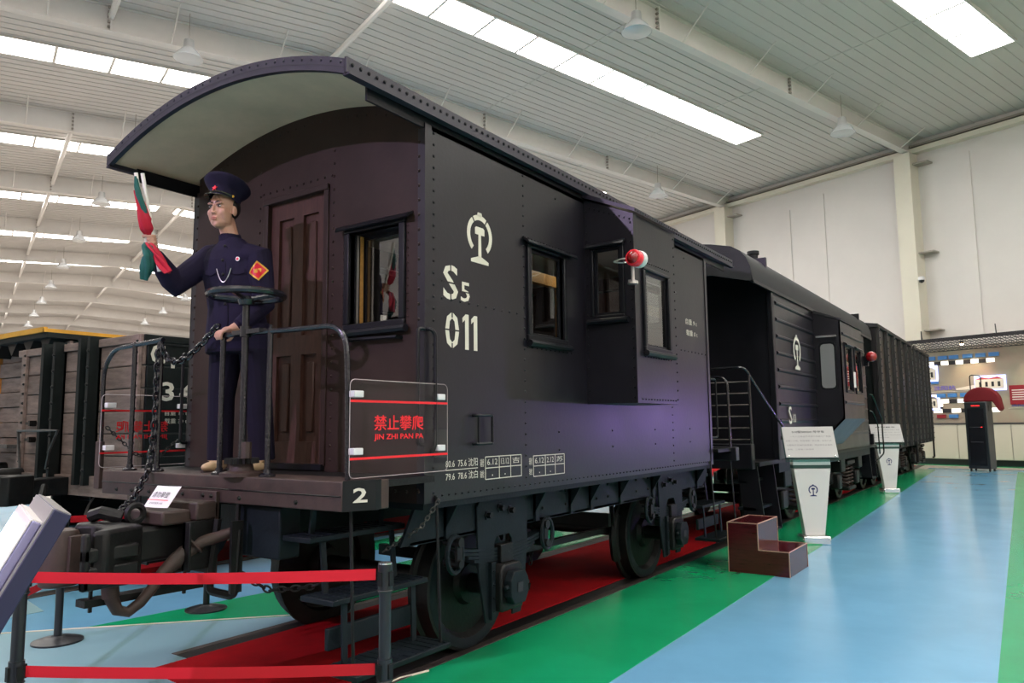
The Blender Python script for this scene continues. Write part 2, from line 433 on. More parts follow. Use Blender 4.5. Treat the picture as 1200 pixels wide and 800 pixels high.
b = MB(); b.tube([(-3.17, 3.66, 0.009), (-3.225, 3.46, 0.009), (-3.20, 3.10, 0.009), (-3.11, 2.6, 0.009), (-2.6, 1.2, 0.009)], 0.008, 4); b.build('painted_line', 'floor_line', floor)
# green lanes of the neighbouring track
for xa, xb in ((-7.30, -6.75), (-10.2, -9.35)):
    flat('green_lane', [(xa, 6.2), (xb, 6.2), (xb, 27), (xa, 27)], 0.008, 'floor_green', floor)
flat('teal_floor', [(-12.5, 2.2), (-6.9, 2.2), (-6.9, 3.1), (-12.5, 4.2)], 0.006, 'floor_teal', floor)

def track(xc, y0, y1, label, group):
    for s in (-1, 1):
        x = xc + s * 0.80
        b = MB(); b.box(x - .035, x + .035, y0, y1, -0.10, 0.011); o = b.build('track_rail', 'rail_steel', bevel=0.004)
        b2 = MB(); b2.box(x - s * .165, x - s * .037, y0, y1, -.02, 0.0095); b2.build('flange_groove', 'dark_iron', o)
        structure(o, label % ('left' if s < 0 else 'right'))
track(-4.03, 3.0, 29.5, 'dark steel %s rail under the black cabooses, flush with the floor', 'rails')
track(-8.35, 3.2, 27.0, 'dark steel %s rail under the brown plank wagon', 'rails')
def runner(xc, y0, y1, label, skew=0.0):
    b = MB(); b.prism([(xc - .63, y0 + skew), (xc + .63, y0), (xc + .63, y1), (xc - .63, y1)], (0, 0, 0.0), (1, 0, 0), (0, 1, 0), (0, 0, 0.014))
    tag(b.build('carpet_runner', 'carpet_red', smooth=False), label, 'carpet')
runner(-4.03, 2.60, 29.0, 'red carpet runner laid between the rails under the black cabooses', 0.12)
runner(-8.35, 4.0, 26.0, 'red carpet runner laid between the rails under the brown plank wagon')

# walls -----------------------------------------------------------
b = MB(); b.obox(hv((U_START + U_END) / 2, WALL_N + .15, 6.6), HU * ((U_END - U_START) / 2), HN * .15, HZ * 6.6)
wall_r = structure(b.build('wall_right', 'wall_white', smooth=False), 'tall white plaster hall wall behind the trains')
for k, (uu, w, z0, z1) in enumerate([(18.8, .55, 0, 10.6), (17.2, .55, 0, 10.9), (14.1, .5, 0, 11), (11.6, .6, 0, 11.0), (6.8, .6, 0, 11), (26.8, .5, 0, 10.6), (4.0, .5, 0, 10.6)]):
    p = MB(); p.obox(hv(uu, WALL_N - .02, (z0 + z1) / 2), HU * w / 2, HN * .03, HZ * ((z1 - z0) / 2)); p.build('wall_pilaster', 'wall_white', wall_r, smooth=False)
b = MB(); b.obox(hv(U_END + .15, (N0 + WALL_N) / 2, 6.6), HU * .15, HN * ((WALL_N - N0) / 2), HZ * 6.6)
structure(b.build('wall_end', 'wall_white', smooth=False), 'far end wall of the hall')
b = MB(); b.obox(hv((U_START + U_END) / 2, N0 - 5.85, 6.0), HU * ((U_END - U_START) / 2), HN * .15, HZ * 6.0)
structure(b.build('wall_left', 'wall_white', smooth=False), 'long white hall wall opposite, behind the viewer')
b = MB(); b.obox(hv(U_START - .15, (N0 + WALL_N) / 2 - 3, 6.6), HU * .15, HN * ((WALL_N - N0) / 2 + 3), HZ * 6.6)
structure(b.build('wall_back', 'wall_white', smooth=False), 'white end wall behind the viewer')
for k, zz in enumerate((11.72, 11.50)):
    b = MB(); b.obox(hv((U_START + U_END) / 2, WALL_N - .10 - .06 * k, zz), HU * ((U_END - U_START) / 2), HN * (.10 + .06 * k), HZ * (.035 if k == 0 else .09))
    structure(b.build('trim_%d' % (k + 1), 'beam_grey' if k == 0 else 'column_cream', smooth=False), 'long wall-top trim under the metal ceiling' if k == 0 else 'cream wall-top gutter below the ceiling')

# ceiling ---------------------------------------------------------
b = MB()
for (n0, n1) in ((N0, RIDGE), (RIDGE, WALL_N)):
    P = [hv(U_START, n0, zceil(n0 + 1e-6)), hv(U_START, n1, zceil(n1)), hv(U_END, n1, zceil(n1)), hv(U_END, n0, zceil(n0 + 1e-6))]
    b.add(P + [p + HZ * .2 for p in P], [(0, 1, 2, 3), (7, 6, 5, 4), (0, 4, 5, 1), (1, 5, 6, 2), (2, 6, 7, 3), (3, 7, 4, 0)])
ceiling = structure(b.build('ceiling', 'ceiling', smooth=False), 'pitched ceiling of grey-white ribbed metal sheets')
b = MB(); uu = -10.0
while uu < U_END - 1:
    for (n0, n1) in ((N0, RIDGE), (RIDGE, WALL_N)):
        p0, p1 = hv(uu, n0, zceil(n0 + 1e-6) - .012), hv(uu, n1, zceil(n1) - .012)
        b.bar(p0, p1, 0.03, 0.022)
    uu += 0.34
tag(b.build('ceiling_rib', 'ceiling', ceiling, smooth=False), kind='stuff')
for nn in (-2, 14.5, 20.5):
    b = MB(); b.bar(hv(U_START, nn, zceil(nn) - .006), hv(U_END, nn, zceil(nn) - .006), .05, .02); b.build('sheet_joint', 'ceiling', ceiling, smooth=False)

# roof light strips ----------------------------------------------
pane_mesh = {}
for k, uc in enumerate([8.55 + 8.4 * j for j in range(-4, 11)]):
    st = bpy.data.objects.new('window_%d' % (k + 1), None); COL.objects.link(st); st['kind'] = 'structure'
    st['label'] = 'bright strip of translucent roof panes, number %d from the near end' % (k + 1)
    W2 = 0.56
    for sd, (n0, n1) in enumerate(((-7.5, RIDGE - .4), (RIDGE + .4, 23.5))):
        cnt = 10; L = (n1 - n0) / cnt
        for j in range(cnt):
            a, c = n0 + j * L + .05, n0 + (j + 1) * L - .05
            key = (sd,)
            z0, z1 = zceil(a) - .05, zceil(c) - .05
            base = hv(uc, (a + c) / 2, (z0 + z1) / 2)
            if key not in pane_mesh:
                q = MB(); q.obox((0, 0, 0), HU * W2, HN * (L / 2 - .05) + HZ * ((z1 - z0) / 2), HZ * .015)
                o = q.build('pane', 'sky_pane', None, smooth=False); pane_mesh[key] = o
            else:
                o = pane_mesh[key].copy(); COL.objects.link(o)
            o.location = base; o.parent = st
        for s in (-1, 1):
            q = MB(); q.bar(hv(uc + s * (W2 + .03), n0, zceil(n0) - .03), hv(uc + s * (W2 + .03), n1, zceil(n1) - .03), .06, .08); q.build('pane_frame', 'beam_white', st, smooth=False)
        q = MB()
        for j in range(cnt + 1):
            a = n0 + j * L; q.bar(hv(uc - W2, a, zceil(a) - .035), hv(uc + W2, a, zceil(a) - .035), .09, .06)
        q.split('glazing_bar', 'beam_white', st, smooth=False)

# roof beams ------------------------------------------------------
DB = 0.72
for k, uc in enumerate(BEAM_U):
    rt = bpy.data.objects.new('roof_beam', None); rt.location = (0, 0, 0); COL.objects.link(rt)
    structure(rt, 'white steel roof beam spanning the hall, number %d from the near end' % (k + 1))
    for sd, (n0, n1) in enumerate(((N0, RIDGE), (RIDGE, WALL_N))):
        za, zb = zceil(n0 + 1e-6), zceil(n1)
        # web tapers towards the wall
        d0, d1 = (0.5, DB + .1) if sd == 0 else (DB + .1, 0.5)
        P = [hv(uc, n0, za), hv(uc, n0, za - d0), hv(uc, n1, zb - d1), hv(uc, n1, zb)]
        w = MB(); w.add([p + HU * .012 for p in P] + [p - HU * .012 for p in P], [(0, 1, 2, 3), (7, 6, 5, 4), (0, 4, 5, 1), (1, 5, 6, 2), (2, 6, 7, 3), (3, 7, 4, 0)])
        w.build('web', 'beam_white', rt, smooth=False)
        fb = MB(); fb.bar(hv(uc, n0, za - d0 - .012), hv(uc, n1, zb - d1 - .012), .26, .026); fb.build('bottom_flange', 'beam_white', rt, smooth=False)
        ft = MB(); ft.bar(hv(uc, n0, za - .03), hv(uc, n1, zb - .03), .22, .022); ft.build('top_flange', 'beam_white', rt, smooth=False)
        # end-plate splices with rusty bolts
        for nn in ((2.55, -6.0) if sd == 0 else (8.5, 14.6, 20.6)):
            t = (nn - n0) / (n1 - n0); dd = d0 + (d1 - d0) * t; zz = zceil(nn)
            sp = MB(); sp.obox(hv(uc, nn, zz - dd / 2), HU * .12, HN * .02, HZ * dd / 2); s_o = sp.build('splice_plate', 'beam_white', rt, smooth=False)
            if 1 < k < 9:
                sb = MB()
                for i in range(5):
                    for sg in (-1, 1): sb.obox(hv(uc + sg * .07, nn - .05, zz - dd * (i + .6) / 5.4), HU * .035, HN * .035, HZ * .022)
                sb.build('bolt', 'beam_grey', s_o, smooth=False)
        # knee braces up to the purlins
        if 1 < k < 11:
            nn = n0 + 1.6
            while nn < n1 - .6:
                t = (nn - n0) / (n1 - n0); dd = d0 + (d1 - d0) * t
                br = MB(); br.cyl(hv(uc - .10, nn, zceil(nn) - dd), hv(uc - 1.05, nn, zceil(nn) - .02), .022, n=5); br.build('knee_brace', 'beam_white', rt)
                nn += 2.95
# tie tubes between beams
tie_i = 0
for k in range(len(BEAM_U) - 1):
    if k == 5: continue
    for nn in (2.55, 8.5):
        b = MB(); dd = .33
        b.cyl(hv(BEAM_U[k], nn, zceil(nn) - dd), hv(BEAM_U[k + 1], nn, zceil(nn) - dd), .085, n=8)
        tie_i += 1
        structure(b.build('tie_tube', 'beam_white'), 'white round tie tube between roof beams, bay %d, %s' % (k + 1, 'nearer the ridge' if nn > 5 else 'left of the ridge'))

# columns on the right wall --------------------------------------
for k, uc in enumerate(BEAM_U[3:8]):
    rt = bpy.data.objects.new('wall_column', None); rt.location = (0, 0, 0); COL.objects.link(rt)
    structure(rt, 'cream boxed column on the white wall, number %d from the near end' % (k + 1))
    c = MB(); c.obox(hv(uc + .1, WALL_N - .30, 5.7), HU * .30, HN * .30, HZ * 5.7); c.build('shaft', 'column_cream', rt, smooth=False)
    for zz in (10.95, 7.6, 4.75):
        q = MB(); q.obox(hv(uc - .45, WALL_N - .22, zz), HU * .28, HN * .22, HZ * .025); q.build('shelf_bracket', 'beam_grey', rt, smooth=False)
b = MB(); c0 = hv(12.95, WALL_N - .66, 6.55)
cam_t = thing('security_camera', 'small white dome security camera on the cream wall column', 'camera', tuple(c0))
b.lathe([(.0, .14), (.09, .13), (.12, .05), (.12, .0)], c0, n=14); b.build('housing', 'white_plastic', cam_t)
b = MB(); b.lathe([(.10, 0), (.08, -.07), (.0, -.11)], c0, n=14); b.build('dome', 'gloss_black', cam_t)

# pendant lamps ---------------------------------------------------
def pendant(u, n, label):
    z = zceil(n) - 1.05; base = hv(u, n, z)
    t = thing('pendant_lamp', label, 'lamp', tuple(base), group='high-bay pendant lamps'); t['_local'] = 1
    b = MB(); b.cyl((0, 0, .25), (0, 0, 1.05), .012, n=5); b.build('hanger', 'beam_grey', t)
    b = MB(); b.lathe([(.05, .30), (.13, .27), (.15, .05), (.17, 0), (.12, -.02)], (0, 0, 0), n=16); b.build('housing', 'lamp_housing', t)
    b = MB(); b.lathe([(.15, .01), (.30, -.14), (.385, -.27), (.395, -.27), (.31, -.13), (.17, .02)], (0, 0, 0), n=20); b.build('reflector', 'lamp_glass', t)
    b = MB(); b.lathe([(.385, -.265), (.25, -.30), (0, -.315)], (0, 0, 0), n=20); b.build('lens', 'lamp_glass', t)
    return t
where = {4.4: 'in the left row', 13.4: 'in the middle row', 22.9: 'in the row by the white wall'}
ORD = ('nearest', 'second nearest', 'third nearest', 'fourth nearest', 'fifth nearest', 'sixth nearest', 'seventh nearest', 'eighth nearest', 'farthest', 'tenth', 'eleventh', 'twelfth', 'thirteenth')
for n, ks in ((4.4, range(1, 10)), (13.4, (0, 5, 6, 7, 8)), (22.9, (0, 1))):
    for i_, k in enumerate(ks):
        pendant(12.9 + 8.2 * k, n, 'glass high-bay pendant lamp %s, %s of its row' % (where[n], ORD[i_]))

# exhibit wall ----------------------------------------------------
EN = 27.45
ex = thing('exhibit_display', 'long pinkish route display with model stations above white cabinets on the white wall', 'display', tuple(hv(7, EN)))
e_u0, e_u1 = -6.0, 17.0
def ebox(name, u0, u1, z0, z1, n0, n1, m, parent=ex, bevel=0, smooth=False):
    q = MB(); q.obox(hv((u0 + u1) / 2, (n0 + n1) / 2, (z0 + z1) / 2), HU * ((u1 - u0) / 2), HN * ((n1 - n0) / 2), HZ * ((z1 - z0) / 2))
    return q.build(name, m, parent, smooth=smooth, bevel=bevel)
ebox('backing', e_u0, e_u1, 1.42, 4.05, EN + .10, EN + .75, 'board_pink')
ebox('counter_edge', e_u0, e_u1, 1.38, 1.43, EN - .02, EN + .75, 'rack_side')
ebox('carcass', e_u0, e_u1, .20, 1.38, EN + .03, EN + .75, 'beam_grey')
uu = e_u0
while uu < e_u1 - .1:
    ebox('cabinet_door', uu + .008, uu + 1.62, .22, 1.37, EN, EN + .03, 'cabinet_white'); uu += 1.64
ebox('plinth', e_u0, e_u1, 0, .20, EN + .05, EN + .75, 'baseboard_black')
# steel mesh canopy with halogen lamps
cp = ebox('canopy_rail', e_u0, e_u1, 4.18, 4.30, EN - .80, EN - .72, 'gloss_black')
q = MB(); uu = e_u0
while uu < e_u1:
    q.bar(hv(uu, EN - .76, 4.20), hv(uu + .3, EN + .1, 3.92), .02, .02); q.bar(hv(uu + .3, EN - .76, 4.20), hv(uu, EN + .1, 3.92), .02, .02); uu += .15
tag(q.build('canopy_mesh', 'rack_side', ex, smooth=False), kind='stuff')
q = MB()
for t in (.25, .5, .75, 1.0): q.bar(hv(e_u0, EN - .76 + .86 * t, 4.20 - .28 * t), hv(e_u1, EN - .76 + .86 * t, 4.20 - .28 * t), .025, .02)
q.split('canopy_bar', 'rack_side', ex, smooth=False)
for uu in (13.55, 11.45, 9.3, 7.1, 4.9, 2.7):
    c0 = hv(uu, EN - .55, 4.06)
    q = MB(); q.cyl(c0 + HZ * .10, c0, .05, .06, n=10); s_o = q.build('halogen_spot', 'gloss_black', ex)
    q = MB(); q.cyl(c0, c0 - HZ * .03, .05, n=10); q.build('bulb', 'lamp_bulb', s_o)
    l = bpy.data.lights.new('halogen_light', 'SPOT'); l.energy = 70; l.color = (1.0, .72, .45); l.spot_size = 1.5; l.spot_blend = .8; l.shadow_soft_size = .05
    lo = bpy.data.objects.new('halogen_light', l); lo.location = c0 - HZ * .05 - HN * .05
    lo.rotation_euler = ((c0 + HN * .75 - HZ * 1.6) - c0).to_track_quat('-Z', 'Y').to_euler(); COL.objects.link(lo)
for uu in (14.9, 12.65, 10.3):
    q = MB(); q.bar(hv(uu, EN - .76, 4.25), hv(uu + .12, EN - .5, 4.62), .03, .03); q.bar(hv(uu + .12, EN - .5, 4.62), hv(uu + .14, EN - .4, 4.2), .03, .03); q.build('canopy_bracket', 'rack_black', ex, smooth=False)
# route lines, station tags, station models, trains, text panels
EF = EN + .10
def eflat(name, u, z, w, h, m, d=.03, parent=ex):
    u, w = u * .9, w * .9
    return ebox(name, u - w / 2, u + w / 2, z - h / 2, z + h / 2, EF - d, EF - .001, m, parent)
def route(u0, u1, z, n):
    w = (u1 - u0) / n
    for i in range(n): eflat('route_segment', u0 + (i + .5) * w, z, w, .13, 'lit_white' if i % 2 == 0 else 'ink', .02)
route(11.95, 14.9, 3.50, 11); route(12.4, 13.95, 2.18, 5); route(11.9, 14.9, 1.85, 9)
for i in range(2): eflat('route_segment', 13.95, 2.08 - .17 * i, .14, .17, 'ink' if i else 'lit_white', .02)
for i, u in enumerate((14.75, 14.2, 13.75, 13.35, 12.85, 12.4, 11.95)): eflat('station_tag', u, 3.69, .34, .13, 'tag_red' if i == 0 else 'tag_blue', .05)
for u in (13.9, 13.5, 13.05, 12.65): eflat('station_tag', u, 2.38, .32, .13, 'tag_blue', .05)
for i, u in enumerate((14.5, 13.95, 13.5)): eflat('station_tag', u, 1.66, .32, .12, 'tag_red' if i == 1 else 'tag_blue', .05)
def station(u, z, w, h, roof):
    g = eflat('station_model', u, z, w + .10, h + .10, 'glow_blue', .04)
    u, w = u * .9, w * .9
    ebox('facade', u - w / 2, u + w / 2, z - h / 2, z + h * .3, EF - .12, EF - .04, 'model_white', g)
    q = MB(); q.prism([(-w / 2, h * .3), (w / 2, h * .3), (w * .25, h * .5), (0, h * .38), (-w * .3, h * .5)], hv(u, EF - .04, z), HU, HZ, HN * -.08); q.build('roof', roof, g, smooth=False)
    for i in range(4): ebox('window', u - w * .4 + i * w * .22, u - w * .4 + i * w * .22 + w * .09, z - h * .3, z + h * .1, EF - .125, EF - .119, 'ink', g)
    return g
station(14.45, 3.16, .85, .46, 'model_white'); station(12.15, 2.74, .95, .40, 'model_roof'); station(14.4, 2.15, .75, .42, 'ink_grey')
eflat('station_plate', 14.45, 2.86, .95, .14, 'tag_blue'); eflat('station_plate', 14.4, 1.86 + .06, .8, .10, 'tag_blue')
def train_graphic(u, z, s):
    u = u * .9; q = MB(); q.prism([(-.5 * s, 0), (.5 * s, 0), (.5 * s, .06 * s), (-.1 * s, .16 * s), (-.3 * s, .13 * s), (-.5 * s, .03 * s)], hv(u, EF - .002, z), HU, HZ, HN * -.02); return q.build('train_graphic', 'model_white', ex, smooth=False)
for u, z, tx in ((13.6, 2.60, '沈阳站'), (10.95, 1.98, '沈阳北站'), (10.2, 3.42, '大连站')):
    train_graphic(u - .75, z - .05, .9)
    text('caption', tx, 'ink_violet', ex, hv(u * .9 + .15, EF - .012, z + .04), -HU, HZ, w=.72, h=.16, bold=.02)
    q = MB(); q.bar(hv(u * .9 - .6, EF - .006, z - .09), hv(u * .9 + .6, EF - .006, z - .09), .012, .03, up=HN); q.build('caption_line', 'model_white', ex, smooth=False)
for u, z, w, h in ((11.05, 2.32, .95, .62), (9.95, 3.12, .9, .70), (8.2, 2.6, .9, .7)):
    p = eflat('text_panel', u, z, w, h, 'tag_red', .05)
    u, w = u * .9, w * .9
    for i in range(6): ebox('print_line', u - w * .42, u + w * (.42 if i else -.05), z + h * (.34 - .12 * i), z + h * (.39 - .12 * i), EF - .053, EF - .050, 'sign_white', p)
# ================================================================ MAIN CABOOSE
XC, XS, XL = -4.03, -2.865, -5.195
YF, YR = 3.26, 7.92
ZS, ZE, ZF = 1.065, 3.30, 1.235
X_, Y_, Z_ = V(1, 0, 0), V(0, 1, 0), V(0, 0, 1)
cab = thing('caboose', 'black two-axle caboose lettered S5 011 with open end platform, nearest vehicle', 'train car', (XC, 5.59, 0))

def cells(mk, a0, a1, z0, z1, holes):
    A = sorted({a0, a1, *[h[0] for h in holes], *[h[1] for h in holes]}); Zs = sorted({z0, z1, *[h[2] for h in holes], *[h[3] for h in holes]})
    for i in range(len(A) - 1):
        run = None
        for j in range(len(Zs) - 1):
            ca, cz = (A[i] + A[i + 1]) / 2, (Zs[j] + Zs[j + 1]) / 2
            if any(h[0] < ca < h[1] and h[2] < cz < h[3] for h in holes):
                if run: mk(A[i], A[i + 1], run[0], run[1]); run = None
            else: run = (run[0], Zs[j + 1]) if run else (Zs[j], Zs[j + 1])
        if run: mk(A[i], A[i + 1], run[0], run[1])
def rivline(mb, p0, p1, sp, n, r=.010, h=.007):
    p0, p1 = Vector(p0), Vector(p1); L = (p1 - p0).length; k = max(1, int(round(L / sp)))
    for i in range(k + 1): mb.rivet(p0 + (p1 - p0) * (i / k), n, r, h)
def window(parent, O, U, N, a0, a1, z0, z1, name='window_frame', hood=True, sill=True, fw=.045, m='frame_black', glass='glass', hoodx=(.05, .09), pd=-.03):
    O, U, N = Vector(O), Vector(U), Vector(N)
    def pt(a, z, d): return O + U * a + Z_ * z + N * d
    b = MB()
    for (p, q, r, s) in ((a0 - fw, a1 + fw, z1, z1 + fw * .6), (a0 - fw, a1 + fw, z0 - fw, z0), (a0 - fw, a0, z0, z1), (a1, a1 + fw, z0, z1)):
        b.obox(pt((p + q) / 2, (r + s) / 2, -.012), U * ((q - p) / 2), Z_ * ((s - r) / 2), N * .034)
    fr = b.build(name, m, parent, bevel=.006)
    # inner sash
    b = MB(); iw = .022
    for (p, q, r, s) in ((a0, a1, z1 - iw, z1), (a0, a1, z0, z0 + iw), (a0, a0 + iw, z0 + iw, z1 - iw), (a1 - iw, a1, z0 + iw, z1 - iw)):
        b.obox(pt((p + q) / 2, (r + s) / 2, pd), U * ((q - p) / 2), Z_ * ((s - r) / 2), N * .010)
    b.build('sash', m, fr)
    b = MB(); b.obox(pt((a0 + a1) / 2, (z0 + z1) / 2, pd), U * ((a1 - a0) / 2 - iw * .5), Z_ * ((z1 - z0) / 2 - iw * .5), N * .002); b.build('pane', glass, fr, smooth=False)
    if hood:
        b = MB(); w0, w1 = a0 - hoodx[0], a1 + hoodx[1]
        prof = [(0, .055), (.045, .035), (.058, .012), (.050, .006), (.030, .024), (0, .040)]
        pz = z1 + fw * .6 - .02
        b.prism(prof, pt(w0, pz, .0), N, Z_, U * (w1 - w0)); b.build('hood', m, fr)
    if sill:
        b = MB(); b.cyl(pt(a0 - .05, z0 - fw - .015, .030), pt(a1 + .07, z0 - fw - .015, .030), .024, n=8); b.build('sill', m, fr)
    return fr

# ---- walls
T = .05
b = MB(); holes = [(4.385, 4.835, 2.13, 2.755), (6.345, 6.795, 2.13, 2.755), (5.22, 5.98, 1.75, 3.05)]
cells(lambda p, q, r, s: b.box(XS - T, XS, p, q, r, s), YF, YR, ZS, ZE, holes); b.build('side_wall', 'paint', cab, smooth=False)
b = MB(); cells(lambda p, q, r, s: b.box(XL, XL + T, p, q, r, s), YF, YR, ZS, ZE, holes); b.build('side_wall', 'paint', cab, smooth=False)
DX0, DX1, DZ0, DZ1 = -4.335, -3.690, 1.26, 3.075
WX0, WX1, WZ0, WZ1 = -3.475, -3.050, 2.135, 2.715
RR, ZCU = 3.2, 3.60
def roof_z(dx): return ZCU - (RR - math.sqrt(RR * RR - dx * dx))
b = MB(); cells(lambda p, q, r, s: b.box(p, q, YF, YF + T, r, s), XL + T, XS - T, ZS, ZE, [(DX0, DX1, DZ0, DZ1), (WX0, WX1, WZ0, WZ1)])
arcp = [(XL + T, ZE)] + [(XS - T, ZE)] + [(XC + (1.165 - T) * (1 - 2 * i / 24), roof_z((1.165 - T) * (1 - 2 * i / 24)) + .005) for i in range(25)]
b.prism(arcp, (0, YF, 0), X_, Z_, (0, T, 0)); b.build('end_wall', 'paint_warm_lit', cab, smooth=False)
b = MB(); cells(lambda p, q, r, s: b.box(p, q, YR - T, YR, r, s), XL + T, XS - T, ZS, ZE, [(-4.37, -3.72, 1.26, 3.075)]); b.prism(arcp, (0, YR - T, 0), X_, Z_, (0, T, 0)); b.build('end_wall', 'paint_warm_lit', cab, smooth=False)
# corner angles and side posts
for y in (YF - .002, YR - .058):
    for x, s in ((XS, 1), (XL, -1)):
        b = MB(); b.box(min(x, x + s * .008), max(x, x + s * .008), y, y + .06, ZS, ZE); b.build('corner_angle', 'paint', cab, smooth=False)
# interior lining and fittings
b = MB(); b.box(XL + T, XS - T, YF + T, YR - T, 1.17, 1.22); b.build('cabin_floor', 'wood_dark', cab, smooth=False)
b = MB(); b.box(XL + T, XS - T, YF + T, YR - T, 3.22, 3.27); b.build('cabin_ceiling', 'interior', cab, smooth=False)
b = MB(); b.box(-3.28, -3.22, 4.2, 5.55, 2.645, 2.735); b.build('luggage_beam', 'wood_yellow', cab, smooth=False)
b = MB(); b.box(-3.29, -3.21, 5.42, 5.50, 1.22, 2.645); b.build('bunk_post', 'wood_yellow', cab, smooth=False)
b = MB(); b.box(-5.0, -4.4, 3.6, 5.2, 1.22, 1.65); b.build('bunk', 'wood_dark', cab, smooth=False)
b = MB(); b.box(-3.30, -3.27, 5.12, 5.36, 2.06, 2.24); b.build('notice', 'paper', cab, smooth=False)
b = MB(); b.lathe([(.02, .06), (.05, .05), (.09, 0), (.06, -.03), (0, -.04)], (-3.0, 5.6, 3.16), n=16); b.build('added_cabin_lamp', 'lit_white', cab)  # lamp added to brighten the dark cabin behind the windows
cl = bpy.data.lights.new('cabin_fill_light', 'POINT'); cl.energy = 9; cl.color = (1.0, .86, .66); cl.shadow_soft_size = .08  # added fill that lights the beam seen through the side window
clo = bpy.data.objects.new('cabin_fill_light', cl); clo.location = (-3.0, 5.6, 3.02); COL.objects.link(clo)

# ---- end door
b = MB(); fw = .055
b.box(DX0 - .01, DX0 + .04, YF - .012, YF + .05, DZ0, DZ1); b.box(DX1 - .035, DX1 + .01, YF - .012, YF + .05, DZ0, DZ1); b.box(DX0 - .01, DX1 + .01, YF - .020, YF + .05, DZ1 - .03, DZ1 + .012)
b.build('door_frame', 'paint_warm_lit', cab, bevel=.005)
DY = YF + .045
def end_door(x0, x1, y, sgn, m):
    b = MB(); st = .085; pan = .022
    cx = (x0 + x1) / 2
    for (p, q, r, s) in ((x0, x0 + st, DZ0, DZ1 - .03), (x1 - st, x1, DZ0, DZ1 - .03), (cx - .05, cx + .05, DZ0 + .15, 1.98), (cx - .05, cx + .05, 2.11, DZ1 - .15), (x0 + st, x1 - st, DZ1 - .15, DZ1 - .03), (x0 + st, x1 - st, 1.98, 2.11), (x0 + st, x1 - st, DZ0, DZ0 + .15)):
        b.box(p, q, min(y, y - sgn * pan), max(y, y - sgn * pan), r, s)
    b.box(x0, x1, min(y, y + sgn * .03), max(y, y + sgn * .03), DZ0, DZ1 - .03)
    d = b.build('end_door', m, cab, smooth=False)
    for (p, q) in ((x0 + st, cx - .05), (cx + .05, x1 - st)):
        for (r, s) in ((DZ0 + .15, 1.98), (2.11, DZ1 - .15)):
            q1 = MB(); q1.box(p + .045, q - .035, min(y, y - sgn * .014), max(y, y - sgn * .014), r + .06, s - .05); q1.build('panel', m, d, bevel=.008, seg=1)
    if sgn > 0: return
    h = MB(); h.lathe([(.022, 0), (.022, .02), (.01, .03), (.01, .06), (.026, .065), (.02, .09), (0, .095)], (x1 - .045, y - sgn * pan, 2.04), (0, -sgn, 0), n=10); h.build('knob', 'worn_steel', d)
end_door(DX0 + .04, DX1 - .035, DY, 1, 'door_brown'); end_door(-4.37, -3.72, YR - .045, -1, 'door_brown')
b = MB(); b.box(DX0, DX1, YF - .03, YF + .02, ZF, DZ0 + .01); b.build('door_sill', 'frame_black', cab)

# ---- windows
window(cab, (0, YF, 0), X_, (0, -1, 0), WX0, WX1, WZ0, WZ1, hoodx=(.09, .10), pd=-.12)
b = MB(); yy0, yy1 = YF + .03, YF + .15
b.box(WX0 - .02, WX0 + .004, yy0, yy1, WZ0, WZ1); b.box(WX1 - .004, WX1 + .02, yy0, yy1, WZ0, WZ1); b.box(WX0, WX1, yy0, yy1, WZ0 - .02, WZ0 + .002); b.box(WX0, WX1, yy0, yy1, WZ1 - .002, WZ1 + .02)
b.split('window_reveal', 'frame_black', cab, smooth=False)
b = MB(); b.box(WX0 + .004, WX0 + .010, YF + .075, YF + .10, WZ0, WZ1); b.build('window_stop', 'wood_yellow', cab, smooth=False)
b = MB(); b.box(WX0 + .004, WX0 + .010, YF + .045, YF + .060, WZ0, WZ1); b.build('window_stop', 'silver', cab, smooth=False)
b = MB(); b.tube([(-3.46, YF, 2.035), (-3.46, YF - .04, 2.035), (-3.04, YF - .04, 2.025), (-3.04, YF, 2.025)], .012, 6); b.build('grab_rail', 'frame_black', cab)
for s, O in ((1, (XS, 0, 0)), (-1, (XL, 0, 0))):
    for (a0, a1) in ((4.385, 4.835), (6.345, 6.795)):
        window(cab, O, Y_, (s, 0, 0), a0, a1, 2.13, 2.755, hoodx=(.09, .15), pd=-.03)

